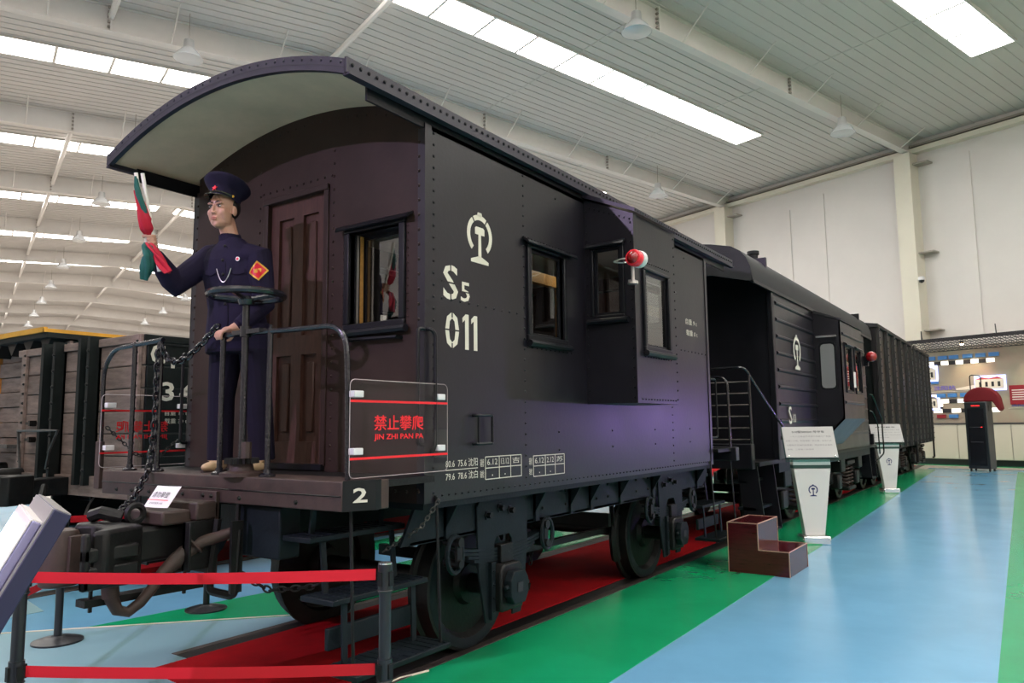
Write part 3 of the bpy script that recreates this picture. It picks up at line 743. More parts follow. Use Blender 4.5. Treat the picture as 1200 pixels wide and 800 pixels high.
# ---- side bays
BX = .425; BY0, BY1 = 5.19, 6.01; BZ = 1.66; BZT = 3.12
def bay(x, s):
    xo = x + s * BX; t = .02
    def prof(y0, y1):
        b = MB()
        cells(lambda p, q, r, z: b.box(min(x + s * p, x + s * q), max(x + s * p, x + s * q), y0, y1, r, z), 0, BX, BZ, BZT, [(.085, .315, 2.345, 2.875)])
        b.prism([(0, BZT), (BX, BZT), (0, 3.30)], (x, y0, 0), (s, 0, 0), Z_, (0, y1 - y0, 0)); return b
    fp = prof(BY0, BY0 + t).build('bay_end_plate', 'paint', cab, smooth=False)
    rp = prof(BY1 - t, BY1).build('bay_end_plate', 'paint', cab, smooth=False)
    b = MB(); cells(lambda p, q, r, z: b.box(min(xo, xo - s * t), max(xo, xo - s * t), p, q, r, z), BY0 + t, BY1 - t, BZ, BZT, [(5.37, 5.81, 2.10, 2.70)]); b.build('bay_front_plate', 'paint', cab, smooth=False)
    b = MB(); b.prism([(0, BZ), (BX - t, BZ), (BX - t, BZ + .04), (0, BZ + .04)], (x, BY0 + t, 0), (s, 0, 0), Z_, (0, BY1 - BY0 - 2 * t, 0)); b.build('bay_floor', 'frame_black', cab, smooth=False)
    b = MB(); b.prism([(-.02, 3.325), (BX + .03, 3.125), (BX + .03, 3.155), (-.02, 3.36)], (x, BY0 - .02, 0), (s, 0, 0), Z_, (0, BY1 - BY0 + .04, 0)); b.build('bay_roof', 'roof_rim', cab, smooth=False)
    window(cab, (x, BY0, 0), (s, 0, 0), (0, -1, 0), .085, .315, 2.345, 2.875, hoodx=(.06, .05), pd=-.015, fw=.035)
    window(cab, (x, BY1, 0), (s, 0, 0), (0, 1, 0), .085, .315, 2.345, 2.875, hoodx=(.06, .05), pd=-.015, fw=.035)
    window(cab, (xo, 0, 0), Y_, (s, 0, 0), 5.37, 5.81, 2.10, 2.70, hood=False, hoodx=(.05, .05), pd=-.015, fw=.04)
    r = MB(); nf = (0, -1, 0); so = (s, 0, 0)
    for zz0, zz1, a in ((BZ + .04, 3.05, BX - .02),): rivline(r, (x + s * a, BY0, zz0), (x + s * a, BY0, zz1), .075, nf)
    rivline(r, (x + s * .02, BY0, BZ + .04), (x + s * .02, BY0, 3.2), .06, nf, .008)
    rivline(r, (x + s * .06, BY0, 2.29), (x + s * .36, BY0, 2.29), .06, nf, .006)
    rivline(r, (x + s * .05, BY0, 3.22), (x + s * .40, BY0, 3.08), .05, nf, .009)
    for yy in (BY0 + .03, BY1 - .03): rivline(r, (xo, yy, BZ + .04), (xo, yy, 3.07), .075, so)
    rivline(r, (xo, BY0 + .1, BZ + .03), (xo, BY1 - .08, BZ + .03), .055, so, .008)
    rivline(r, (xo, 5.36, 2.77), (xo, 5.86, 2.77), .04, so, .007); rivline(r, (xo, 5.36, 2.02), (xo, 5.86, 2.02), .05, so, .007)
    rivline(r, (xo + s * .028, BY0, 3.14), (xo + s * .028, BY1, 3.14), .045, so, .010)
    tag(r.build('bay_rivets', 'frame_black', cab), kind='stuff')
    e = MB(); e.box(min(xo, xo + s * .012), max(xo, xo + s * .012), BY0 - .012, BY0 + .045, BZ, BZT); e.build('bay_corner_angle', 'paint', cab, smooth=False)
bay(XS, 1); bay(XL, -1)
# red marker lamp on the bay
lm = MB(); lx, ly, lz = -2.385, 5.06, 2.735
lm.cyl((lx - .03, ly + .06, lz - .01), (lx - .03, ly + .06, lz - .17), .014, n=8); lm.cyl((lx - .03, ly + .06, lz - .17), (lx - .03, ly + .06, lz - .185), .04, n=10)
lm.tube(round_path([(lx - .02, ly + .06, lz), (lx - .10, ly + .04, lz + .02), (lx - .19, ly + .04, lz + .0), (lx - .10, ly + .06, lz - .015), (lx, ly + .06, lz - .01)], .03), .006, 5)
lm.box(-2.45, lx - .02, ly + .05, BY0, lz - .17, lz - .15)
lmp = lm.build('marker_lamp', 'silver', cab)
q = MB(); q.lathe([(.060, 0), (.066, -.02), (.066, -.045), (.05, -.05)], (lx + .02, ly + .04, lz), (0, -1, 0), n=18); q.build('lamp_back', 'white_plastic', lmp)
q = MB(); q.lathe([(.062, 0), (.064, .05), (.058, .062), (.046, .066)], (lx + .01, ly + .04, lz), (0, -1, 0), n=20); q.build('lamp_rim', 'star_red', lmp)
q = MB(); q.lathe([(.048, .06), (.040, .078), (.022, .090), (0, .094)], (lx + .01, ly + .04, lz), (0, -1, 0), n=20); q.build('lens', 'lens_red', lmp)

# ---- roof
RY0, RY1, HW = 2.61, 8.73, 1.195
def arcpts(off, hw=HW, n=28): return [(XC + hw * (1 - 2 * i / n), roof_z(hw * (1 - 2 * i / n)) + off) for i in range(n + 1)]
lo, hi = arcpts(0.0), arcpts(.045)
b = MB(); b.strip([(p[0], RY0, p[1]) for p in lo], [(p[0], RY1, p[1]) for p in lo]); b.add([], []); under = b.build('roof_lining', 'roof_under', cab, ang=1.2)
b = MB(); b.prism(arcpts(.008) + hi[::-1], (0, RY0 + .002, 0), X_, Z_, (0, RY1 - RY0 - .004, 0)); b.build('roof', 'roof_top', cab)
for yy in (RY0 - .012, RY1 - .02):
    b = MB(); b.prism(arcpts(-.030) + arcpts(.052)[::-1], (0, yy, 0), X_, Z_, (0, .032, 0)); rim = b.build('roof_rim', 'roof_rim', cab)
    b = MB()
    for i, p in enumerate(arcpts(.03, HW - .03, 30)): b.rivet((p[0], yy, p[1]), (0, -1, 0), .010)
    tag(b.build('rim_rivets', 'roof_rim', rim), kind='stuff')
    b = MB(); A = arcpts(-.002, HW, 40); b.strip([(p[0], yy - .003, p[1]) for p in arcpts(-.001, HW, 40)], [(p[0], yy - .003, p[1] + .006) for p in A]); b.build('rim_seam', 'ink', rim, smooth=False)
for s in (1, -1):
    x = XC + s * HW; z0 = 3.345
    b = MB(); b.box(min(x - s * .004, x + s * .012), max(x - s * .004, x + s * .012), RY0 - .012, RY1 + .012, z0, z0 + .085); ev = b.build('eave_plate', 'roof_rim', cab, smooth=False)
    b = MB(); b.box(min(x - s * .02, x + s * .028), max(x - s * .02, x + s * .028), RY0 - .005, RY1, z0 - .012, z0); b.build('eave_drip', 'roof_rim', ev, smooth=False)
    b = MB(); b.box(min(x - s * .045, x - s * .03), max(x - s * .045, x - s * .03), RY0 + .18, RY1 - .18, z0 - .075, z0 + .02); b.build('eave_angle', 'frame_black', ev, smooth=False)
    b = MB(); rivline(b, (x + s * .012, RY0 + .03, z0 + .05), (x + s * .012, RY1 - .03, z0 + .05), .06, (s, 0, 0), .012, .010); rivline(b, (x - s * .004, RY0 + .06, z0 + .045), (x - s * .004, YF - .03, z0 + .045), .07, (-s, 0, 0), .011, .008)
    tag(b.build('eave_rivets', 'frame_black', ev), kind='stuff')

# ---- rivets on the body
b = MB(); S = (1, 0, 0)
for x, n in ((XS, (1, 0, 0)), (XL, (-1, 0, 0))):
    for y, z0, z1 in ((3.345, 1.12, 3.26), (4.31, 1.15, 3.26), (6.87, 1.15, 3.26), (7.885, 1.12, 3.26)): rivline(b, (x, y, z0), (x, y, z1), .072, n)
    rivline(b, (x, 3.42, 2.262), (x, 4.22, 2.262), .085, n); rivline(b, (x, 6.95, 2.235), (x, 7.82, 2.235), .10, n)
    rivline(b, (x, 3.30, 1.10), (x, 7.90, 1.10), .062, n, .008)
    rivline(b, (x, 4.33, 2.82), (x, 4.95, 2.82), .04, n, .006); rivline(b, (x, 6.3, 2.82), (x, 6.9, 2.82), .04, n, .006)
    rivline(b, (x, 4.35, 2.04), (x, 4.95, 2.04), .06, n, .006)
    for y in (4.75, 5.6, 6.45, 7.3): b.rivet((x, y, 3.2), n); b.rivet((x, y, 1.32), n); b.rivet((x, y, 1.45), n)
tag(b.build('side_rivets', 'frame_black', cab), kind='stuff')
b = MB(); n = (0, -1, 0)
for x, z0, z1 in ((-2.905, 1.14, 3.28), (-5.155, 1.28, 3.28), (-4.395, 1.30, 3.30), (-3.640, 1.30, 3.30)): rivline(b, (x, YF, z0), (x, YF, z1), .088, n, .011)
rivline(b, (-4.36, YF, 3.135), (-3.66, YF, 3.135), .07, n); rivline(b, (-5.15, YF, 1.13), (-2.90, YF, 1.13), .09, n)
for i, p in enumerate(arcpts(-.06, 1.10, 26)): b.rivet((p[0], YF, p[1]), n, .010)
for x in (-3.54, -2.99): rivline(b, (x, YF, 2.1), (x, YF, 2.74), .045, n, .005)
tag(b.build('end_rivets', 'paint_warm_lit', cab), kind='stuff')

# ---- lettering on the side
SX = XS + .001
def side_text(body, y0, y1, z0, z1, bold=.0, m='stencil', fat=0.0): return text('lettering', body, m, cab, (SX, (y0 + y1) / 2, (z0 + z1) / 2), Y_, Z_, y1 - y0, z1 - z0, bold=bold, fat=fat)
crh_logo('railway_emblem', 'stencil', cab, (SX, 3.80, 2.705), Y_, Z_, .335, True)
side_text('S', 3.432, 3.575, 2.262, 2.478, .012); side_text('5', 3.602, 3.692, 2.268, 2.392, .012); side_text('0', 3.450, 3.585, 1.965, 2.190, .014)
for y0 in (3.618, 3.706):
    b = MB(); b.prism([(.026, 0), (.062, 0), (.062, .22), (.032, .22), (0, .195), (0, .165), (.026, .185)], (SX - .0005, y0, 1.970), Y_, Z_, (.001, 0, 0)); b.build('lettering', 'stencil', cab, smooth=False)
b = MB()   # stencil bridges
for (y0, y1, z0, z1) in ((3.44, 3.60, 2.074, 2.083), (3.511, 3.522, 1.96, 2.00), (3.511, 3.522, 2.155, 2.195), (3.42, 3.58, 2.362, 2.372), (3.498, 3.508, 2.26, 2.30), (3.498, 3.508, 2.44, 2.48), (3.60, 3.70, 2.325, 2.332)):
    b.box(SX, SX + .002, y0, y1, z0, z1)
b.build('stencil_bridge', 'paint', cab, smooth=False)
side_text('80.6  75.6 沈阳', 3.455, 3.765, 1.255, 1.305); side_text('79.6  78.6 沈白', 3.455, 3.765, 1.180, 1.230)
def lines(rects, name='ruled_line'):
    b = MB()
    for (y0, y1, z0, z1) in rects: b.box(SX, SX + .0015, y0, y1, z0, z1)
    b.build(name, 'stencil', cab, smooth=False)
lines([(3.455, 3.765, 1.240, 1.244)])
def table(y0, y1, z0, z1, t1, t2, t3):
    w = .005; zs = (z0 + z1) / 2; c = [y0, y0 + (y1 - y0) * .37, y0 + (y1 - y0) * .69, y1]
    lines([(y0, y1, z - w / 2, z + w / 2) for z in (z0, zs, z1)] + [(y - w / 2, y + w / 2, z0, z1) for y in c], 'ruled_table')
    for i, t in enumerate((t1, t2, t3)): side_text(t, c[i] + .02, c[i + 1] - .02, zs + .018, z1 - .014)
    for i in range(2): side_text('.', (c[i] + c[i + 1]) / 2 - .005, (c[i] + c[i + 1]) / 2 + .005, z0 + .018, z0 + .028)
    side_text('辅修', y0 - .055, y0 - .015, zs + .01, z1 - .01); side_text('轴检', y0 - .055, y0 - .015, z0 + .012, zs - .012)
table(3.845, 4.250, 1.165, 1.305, '6.12', '13.12', '吉'); table(4.400, 4.815, 1.150, 1.290, '6.12', '2.12', '苏')
side_text('自重 9 t', 7.29, 7.60, 2.515, 2.575); side_text('载重 0 t', 7.30, 7.61, 2.400, 2.460)
# handles on the side
b = MB(); b.tube(round_path([(XS, 3.275, 2.06), (XS + .035, 3.285, 2.06), (XS + .04, 3.315, 2.03), (XS + .04, 3.315, 1.38), (XS, 3.315, 1.34)], .03), .012, 7); b.build('grab_rail', 'frame_black', cab)
b = MB(); b.tube(round_path([(XS, 3.72, 1.565), (XS + .04, 3.72, 1.565), (XS + .04, 3.87, 1.565), (XS + .04, 3.87, 1.39), (XS + .04, 3.72, 1.39), (XS, 3.72, 1.39)], .012), .010, 6); b.tube([(XS + .04, 3.725, 1.39), (XS + .04, 3.725, 1.565)], .006, 5); b.build('lamp_bracket', 'frame_black', cab)
b = MB(); b.tube(round_path([(XS, 7.93, 1.98), (XS + .02, 8.05, 1.98), (XS + .02, 8.05, 1.35), (XS, 7.93, 1.35)], .04), .012, 6); b.build('grab_rail', 'frame_black', cab)

# ---- end platform
def beam_poly(y0, s):
    return [(-5.085, y0), (-2.815, y0), (-2.745, y0 + s * .16), (-2.745, y0 + s * .26), (-5.315, y0 + s * .26), (-5.315, y0 + s * .16)]
pl = MB(); pl.prism(beam_poly(2.60, 1), (0, 0, 1.087), X_, Y_, (0, 0, .148)); bm = pl.build('end_beam', 'rust_brown', cab, bevel=.006)
q = MB(); q.tube([(-5.08, 2.597, 1.165), (-2.82, 2.597, 1.162)], .004, 4); q.build('beam_seam', 'dark_iron', bm)
q = MB()
for x in (-4.72, -4.52, -3.62, -3.15, -4.05, -4.9): q.rivet((x, 2.60, 1.12), (0, -1, 0), .014, .012)
q.build('bolt', 'dark_iron', bm)
pl = MB(); pl.box(-2.815, -2.735, 2.605, 2.605 + .001, 1.09, 1.24)
pl = MB(); pl.prism([(-2.812, 2.604), (-2.742, 2.762), (-2.742, 2.80), (-2.812, 2.70)], (0, 0, 1.088), X_, Y_, (0, 0, .150)); np_ = pl.build('number_plate', 'frame_black', cab, smooth=False)
d = Vector((.07, .158, 0)).normalized(); text('lettering', '2', 'stencil', np_, Vector((-2.776, 2.686, 1.165)) + Vector((.158, -.07, 0)) * .02, d, Z_, .075, .072, bold=.02)
pl = MB(); pl.box(-5.26, -2.80, 2.84, YF + .02, 1.19, 1.225); pl.build('platform_floor', 'dark_iron', cab, smooth=False)
pl = MB(); pl.prism(beam_poly(8.60, -1), (0, 0, 1.087), X_, Y_, (0, 0, .148)); pl.build('end_beam', 'paint', cab, bevel=.006)
pl = MB(); pl.box(-5.26, -2.80, YR, 8.36, 1.19, 1.225); pl.build('platform_floor', 'dark_iron', cab, smooth=False)
PY = 2.67
def post(x, y, z0, z1, m='gloss_black', r=.016, par=cab, name='rail_post'):
    b = MB(); b.cyl((x, y, z0), (x, y, z1), r, n=8); b.lathe([(.045, 0), (.045, .012), (.022, .022), (.020, .04)], (x, y, z0), n=10); b.cyl((x, y, z1), (x, y, z1 + .02), r * .6, n=6); return b.build(name, m, par)
for x in (-3.915, -3.480, -4.885, -4.570): post(x, PY, ZF, 2.055)
b = MB(); b.tube(round_path([(-3.955, PY, 2.045), (-3.69, PY, 2.045), (-3.2, PY, 2.03), (-2.885, PY + .01, 2.03), (-2.875, PY + .02, 1.70), (-2.87, PY + .02, ZF)], .20, 7), .015, 8); b.build('hand_rail', 'gloss_black', cab)
b = MB(); b.tube(round_path([(-4.555, PY, 2.070), (-4.885, PY, 2.058), (-5.17, PY + .01, 2.05), (-5.31, PY + .02, 1.93), (-5.33, PY + .03, 1.6), (-5.335, PY + .04, ZF)], .20, 7), .015, 8); b.build('hand_rail', 'gloss_black', cab)
b = MB(); b.box(-5.36, -5.29, 2.68, 2.71, 1.10, 1.42); b.build('stake_pocket', 'rust_brown', cab, bevel=.004)
for s, x in ((1, XS), (-1, XL)):
    b = MB(); b.tube(round_path([(x, YF, 2.06), (x, YF - .05, 2.06), (x, YF - .05, 1.40), (x, YF, 1.40)], .03), .012, 6); b.build('grab_rail', 'frame_black', cab)
# hand brake
HX, HY = -3.685, 2.655
hb = MB(); hb.cyl((HX, HY, ZF), (HX, HY, 2.25), .020, n=10); hb.cyl((HX, HY, 2.02), (HX, HY, 2.08), .032, n=10)
hbo = hb.build('hand_brake', 'gloss_black', cab)
q = MB(); q.torus((HX, HY, 2.262), Z_, .205, .021, 32, 8)
for k in range(4):
    a = .5 + k * math.pi / 2; q.tube([(HX, HY, 2.235), (HX + .10 * math.cos(a), HY + .10 * math.sin(a), 2.25), (HX + .205 * math.cos(a), HY + .205 * math.sin(a), 2.262)], .014, 6)
q.lathe([(.04, -.03), (.05, 0), (.03, .02), (0, .022)], (HX, HY, 2.235), n=12); q.build('brake_wheel', 'gloss_black', hbo)
q = MB(); n_ = 20; q.prism([((.095 if i % 2 else .082) * math.cos(math.pi * i / n_), (.095 if i % 2 else .082) * math.sin(math.pi * i / n_)) for i in range(2 * n_)], (HX, HY, 1.305), X_, Y_, (0, 0, .03))
q.build('ratchet', 'dark_iron', hbo)
q = MB(); q.lathe([(.12, 0), (.12, .02), (.07, .03), (.06, .07)], (HX, HY, ZF), n=14); q.cyl((HX + .08, HY - .03, ZF + .1), (HX + .08, HY - .03, ZF + .19), .028, n=8); q.build('ratchet_base', 'rust_brown', hbo)
q = MB(); q.box(HX - .10, HX + .15, HY - .02, HY + .03, 2.035, 2.06); q.build('column_bracket', 'gloss_black', hbo)

# acrylic boards with the warning
def board(x, s):
    y0, y1, z0, z1 = 2.650, 3.415 if s > 0 else 3.30, 1.245, 1.742
    b = MB(); r = .03; P = []
    for cx, cz, a0 in ((y1 - r, z1 - r, 0), (y0 + r, z1 - r, 90), (y0 + r, z0 + r, 180), (y1 - r, z0 + r, 270)):
        P += [(cx + r * math.cos(math.radians(a0 + t)), cz + r * math.sin(math.radians(a0 + t))) for t in (0, 30, 60, 90)]
    b.prism(P, (x, 0, 0), Y_, Z_, (s * .005, 0, 0)); o = b.build('warning_board', 'acrylic', cab, smooth=False)
    e = MB(); e.tube([(x + s * .0025, p[0], p[1]) for p in P], .0022, 4, closed=True); e.build('board_edge', 'acrylic_edge', o)
    e = MB()
    for zz in (1.632, 1.342): e.box(min(x, x + s * .006), max(x, x + s * .006), y0 + .003, y1 - .003, zz - .006, zz + .006)
    e.split('red_stripe', 'print_red', o, smooth=False)
    yc = (y0 + y1) / 2 + .01
    U = Y_ * s
    text('warning_text', '禁止攀爬', 'print_red', o, (x + s * .006, yc - .035, 1.522), U, Z_, .380, .078, fat=.0018)
    text('warning_pinyin', 'JIN ZHI PAN PA', 'print_red', o, (x + s * .006, yc - .035, 1.445), U, Z_, .380, .036, fat=.0018)
    for yy, zz in ((y0 + .055, 1.668), (y1 - .06, 1.668), (y0 + .055, 1.378), (y1 - .06, 1.378)):
        e = MB(); e.box(min(x - s * .03, x + s * .012), max(x - s * .03, x + s * .012), yy - .032, yy + .032, zz - .017, zz + .017); e.build('clip', 'white_plastic', o, bevel=.004)
    return o
board(XS + .045, 1); board(XL - .045, -1)

# ---- front coupler
b = MB(); b.box(-4.14, -3.92, 2.12, 2.62, .80, .98); cp_o = b.build('coupler', 'dark_iron', cab, bevel=.02)
b = MB(); b.box(-4.26, -3.80, 2.46, 2.60, 1.00, 1.10); b.box(-4.22, -3.86, 2.30, 2.60, .985, 1.06); b.build('coupler_pocket', 'rust_brown', cp_o, bevel=.012)
b = MB(); b.box(-4.24, -3.80, 2.575, 2.60, .70, 1.15); stp = b.build('striker_plate', 'rust_brown', cp_o, bevel=.004)
b = MB()
for x in (-4.20, -4.12, -3.92, -3.84): b.rivet((x, 2.575, 1.125), (0, -1, 0), .014, .012)
b.build('bolt', 'dark_iron', cp_o)
for x in (-4.215, -3.815):
    b = MB(); b.box(x - .015, x + .015, 2.40, 2.575, .74, 1.0); b.box(x - .015, x + .05, 2.40, 2.415, .74, 1.0); b.build('draft_lug', 'dark_iron', cp_o, bevel=.004)
b = MB(); b.prism([(-4.20, 2.20), (-3.86, 2.20), (-3.76, 1.96), (-3.80, 1.90), (-3.90, 2.02), (-4.08, 2.06), (-4.17, 2.00), (-4.26, 2.05)], (0, 0, .74), X_, Y_, (0, 0, .27)); b.build('coupler_head', 'dark_iron', cp_o, bevel=.02)
b = MB(); b.box(-3.82, -3.78, 1.86, 2.14, .73, .84); b.box(-3.82, -3.78, 1.86, 2.14, .86, .93); b.box(-3.82, -3.78, 1.86, 1.90, .73, 1.0); b.build('guard_arm', 'dark_iron', cp_o, bevel=.012)
b = MB(); b.lathe([(.085, 0), (.095, .01), (.095, .27), (.085, .285), (0, .285)], (-4.22, 1.96, .70), n=20); b.box(-4.24, -4.10, 1.95, 2.08, .74, .96); b.build('knuckle', 'rust_brown', cp_o, bevel=.004)
b = MB(); b.tube([(-4.08, 2.20, 1.03), (-4.14, 2.12, 1.06), (-4.20, 2.10, 1.04)], .035, 8); b.torus((-4.02, 2.24, 1.05), (1, 0, 0), .045, .018, 14, 6); b.build('lock_lifter', 'dark_iron', cp_o)
# paper notice standing on the pocket
pn = MB(); pc = Vector((-4.00, 2.44, 1.075)); pu = Vector((.98, .10, 0)).normalized(); pv = Vector((.22, .10, .96)).normalized()
nn = 8; A = []; B = []
for i in range(nn + 1):
    t = i / nn; A.append(pc + pu * (.20 * (t - .5)) + Vector((0, -.10 - .012 * math.sin(t * math.pi), .0))); B.append(A[-1] + pv * .115 + Vector((0, .05, 0)))
pn.strip(A, B); pn.strip([p + Vector((0, .002, 0)) for p in A][::-1], [p + Vector((0, .002, 0)) for p in B][::-1])
pno = pn.build('paper_notice', 'paper')
tag(pno, 'curled white paper notice with black characters lying on the front coupler', 'notice')
fu = (A[-1] - A[0]).normalized(); fv = ((B[4] - A[4])).normalized(); fc = (A[4] + B[4]) / 2; fn = fu.cross(fv).normalized()
text('notice_text', '请勿攀登', 'ink', pno, fc + fv * .012 + fn * .003, fu, fv, .135, .035)
text('notice_small', '沈阳铁路陈列馆', 'ink', pno, fc - fv * .040 + fn * .003, fu, fv, .11, .012)
q = MB(); q.obox(fc - fv * .020 + fn * .003, fu * .085, fv * .0018, fn * .0004); q.build('notice_rule', 'print_red', pno, smooth=False)
# brake hose, cut-out bar, hangers
b = MB(); b.tube(round_path([(-3.92, 2.30, .93), (-3.95, 2.28, .90), (-4.02, 2.16, .74), (-4.10, 2.07, .63), (-4.17, 2.02, .585), (-4.235, 1.98, .60), (-4.27, 1.96, .66)], .08, 5), [.030] * 31, 8) if False else b.tube([(-3.72, 2.66, .93), (-3.80, 2.50, .885), (-3.84, 2.42, .83), (-3.85, 2.375, .793), (-3.86, 2.31, .742), (-3.87, 2.26, .668), (-3.88, 2.21, .61), (-3.89, 2.15, .572), (-3.90, 2.10, .59), (-3.90, 2.07, .65), (-3.90, 2.06, .70)], [.030, .034, .044, .044, .030, .028, .028, .028, .030, .034, .034], 10)
b.cyl((-3.90, 2.065, .66), (-3.90, 2.055, .73), .042, n=10); b.torus((-3.82, 2.47, .87), (.3, .6, .6), .05, .010, 12, 5); b.build('brake_hose', 'rust_brown', cab)
b = MB(); b.bar((-3.97, 1.95, .640), (-3.97, 2.60, .630), .09, .035); b.box(-3.975, -3.960, 1.99, 2.005, .59, .80); b.box(-3.975, -3.960, 2.50, 2.515, .59, .85)
b.build('coupler_carrier', 'dark_iron', cab)
b = MB(); b.tube(round_path([(-3.78, 2.58, 1.0), (-3.78, 2.54, .62), (-3.62, 2.58, .60), (-3.62, 2.6, .95)], .03), .022, 6); b.box(-3.625, -3.605, 2.55, 2.62, .62, 1.0); b.build('hose_hanger', 'dark_iron', cab)
b = MB(); b.box(-3.70, -3.35, 2.66, 2.80, .80, 1.08); b.box(-4.9, -4.5, 2.72, 2.80, .85, 1.08); b.split('beam_bracket', 'underframe', cab, bevel=.01)
b = MB(); b.cyl((-3.655, 2.62, .66), (-3.655, 2.62, 1.1), .014, n=6); b.cyl((-4.72, 2.60, .70), (-4.72, 2.60, 1.09), .010, n=6); b.cyl((-4.62, 2.60, .70), (-4.62, 2.60, 1.09), .008, n=6); b.split('release_rod', 'dark_iron', cab)
# chains
chain('safety_chain', [(-4.57, PY - .01, 2.05), (-4.575, PY - .02, 1.9), (-4.57, PY - .02, 1.65), (-4.555, PY - .04, 1.42), (-4.51, 2.58, 1.24), (-4.37, 2.42, 1.10), (-4.16, 2.22, 1.05)], .0075, .062, 'gloss_black', cab)
chain('safety_chain', [(-4.57, PY - .01, 2.04), (-4.50, PY, 1.95), (-4.40, PY, 1.915), (-4.28, PY, 1.935), (-4.12, PY, 2.02), (-3.97, PY, 2.115)], .0075, .060, 'gloss_black', cab)
chain('fine_chain', [(XS + .03, 3.36, 1.08), (XS - .05, 3.30, .93), (XS - .30, 3.25, .78)], .004, .035, 'worn_steel', cab)
chain('fine_chain', [(-5.30, 2.72, 1.52), (-5.24, 2.9, 1.33), (-5.22, 3.05, 1.29), (-5.22, 3.2, 1.42)], .004, .035, 'dark_iron', cab)
chain('fine_chain', [(-3.60, 2.60, .72), (-3.50, 2.72, .62), (-3.38, 2.9, .62), (-3.25, 3.05, .68)], .006, .05, 'dark_iron', cab)
chain('fine_chain', [(-3.6, 5.5, .80), (-3.6, 5.5, .55), (-3.6, 5.46, .33)], .006, .05, 'dark_iron', cab)

# ---- steps
def steps(y0, y1, s):
    for (xa, xb, z) in ((-3.36, -3.13, .93), (-3.20, -2.95, .635), (-3.05, -2.78, .30)):
        b = MB(); b.box(xa, xb, y0, y1, z - .03, z); o = b.build('step_tread', 'underframe', cab, bevel=.006)
        q = MB()
        for i in range(12):
            yy = y0 + .03 + (y1 - y0 - .06) * i / 11; q.box(xa + .01, xb - .01, yy - .008, yy + .008, z, z + .004)
        q.build('tread_ribs', 'underframe', o, smooth=False)
    b = MB()
    for yy in (y0 + .10, y1 - .10):
        b.bar((-3.22, yy, 1.08), (-3.24, yy, .91), .035, .012, up=(1, 0, 0)); b.bar((-3.15, yy, .91), (-3.12, yy, .62), .035, .012, up=(1, 0, 0)); b.bar((-2.98, yy, .62), (-2.97, yy, .30), .035, .012, up=(1, 0, 0))
    b.split('step_hanger', 'underframe', cab)
    b = MB(); b.bar((-3.03, y0 + .03, .43), (-3.03, y1 - .05, .43), .03, .11); b.build('step_riser', 'underframe', cab, bevel=.006)
    b = MB()
    for yy in (y0 + .02, y1 - .04): b.cyl((XS + .01, yy, 1.10), (-2.82, yy, .26), .009, n=6)
    b.split('step_rod', 'dark_iron', cab)
steps(2.68, 3.40, 1); steps(7.80, 8.50, 1)

# ---- underframe
SBX = -3.0
for s, x in ((1, SBX), (-1, 2 * XC - SBX)):
    b = MB(); xi = x - s * .02
    b.prism([(3.22, .82), (7.94, .82), (8.1, .95), (8.1, 1.06), (3.50, 1.06), (3.36, 1.06)], (x, 0, 0), Y_, Z_, (-s * .02, 0, 0))
    b.box(min(x, x - s * .10), max(x, x - s * .10), 3.3, 8.0, .815, .835); sb = b.build('sole_bar', 'underframe', cab, smooth=False)
    q = MB(); 
    for yy in (4.72, 5.05, 5.55, 5.75, 6.3, 6.55): 
        for zz in (.90, 1.0): q.rivet((x, yy, zz), (s, 0, 0), .014, .012)
    q.build('bolt', 'dark_iron', sb)
    for yy in (3.60, 4.60, 5.10, 5.42, 5.95, 6.62, 7.75):
        q = MB(); q.prism([(0, 1.06), (.125 if s > 0 else .125, 1.06), (0, .86)], (x, yy, 0), (s, 0, 0), Z_, (0, .014, 0)); q.prism([(0, 0), (0.02, 0), (.02, .24), (0, .24)], (x, yy, .82), (s, 0, 0), Z_, (0, .05, 0)); q.build('gusset', 'underframe', sb, smooth=False)
b = MB(); b.box(XL + .01, XS - .01, YF + .01, YR - .01, 1.03, 1.075); b.build('floor_frame', 'underframe', cab, smooth=False)
b = MB(); b.box(XC - .12, XC + .12, 2.85, 8.3, .84, 1.04); b.build('centre_sill', 'dark_iron', cab, smooth=False)
WY = (4.18, 7.02); WR = .44
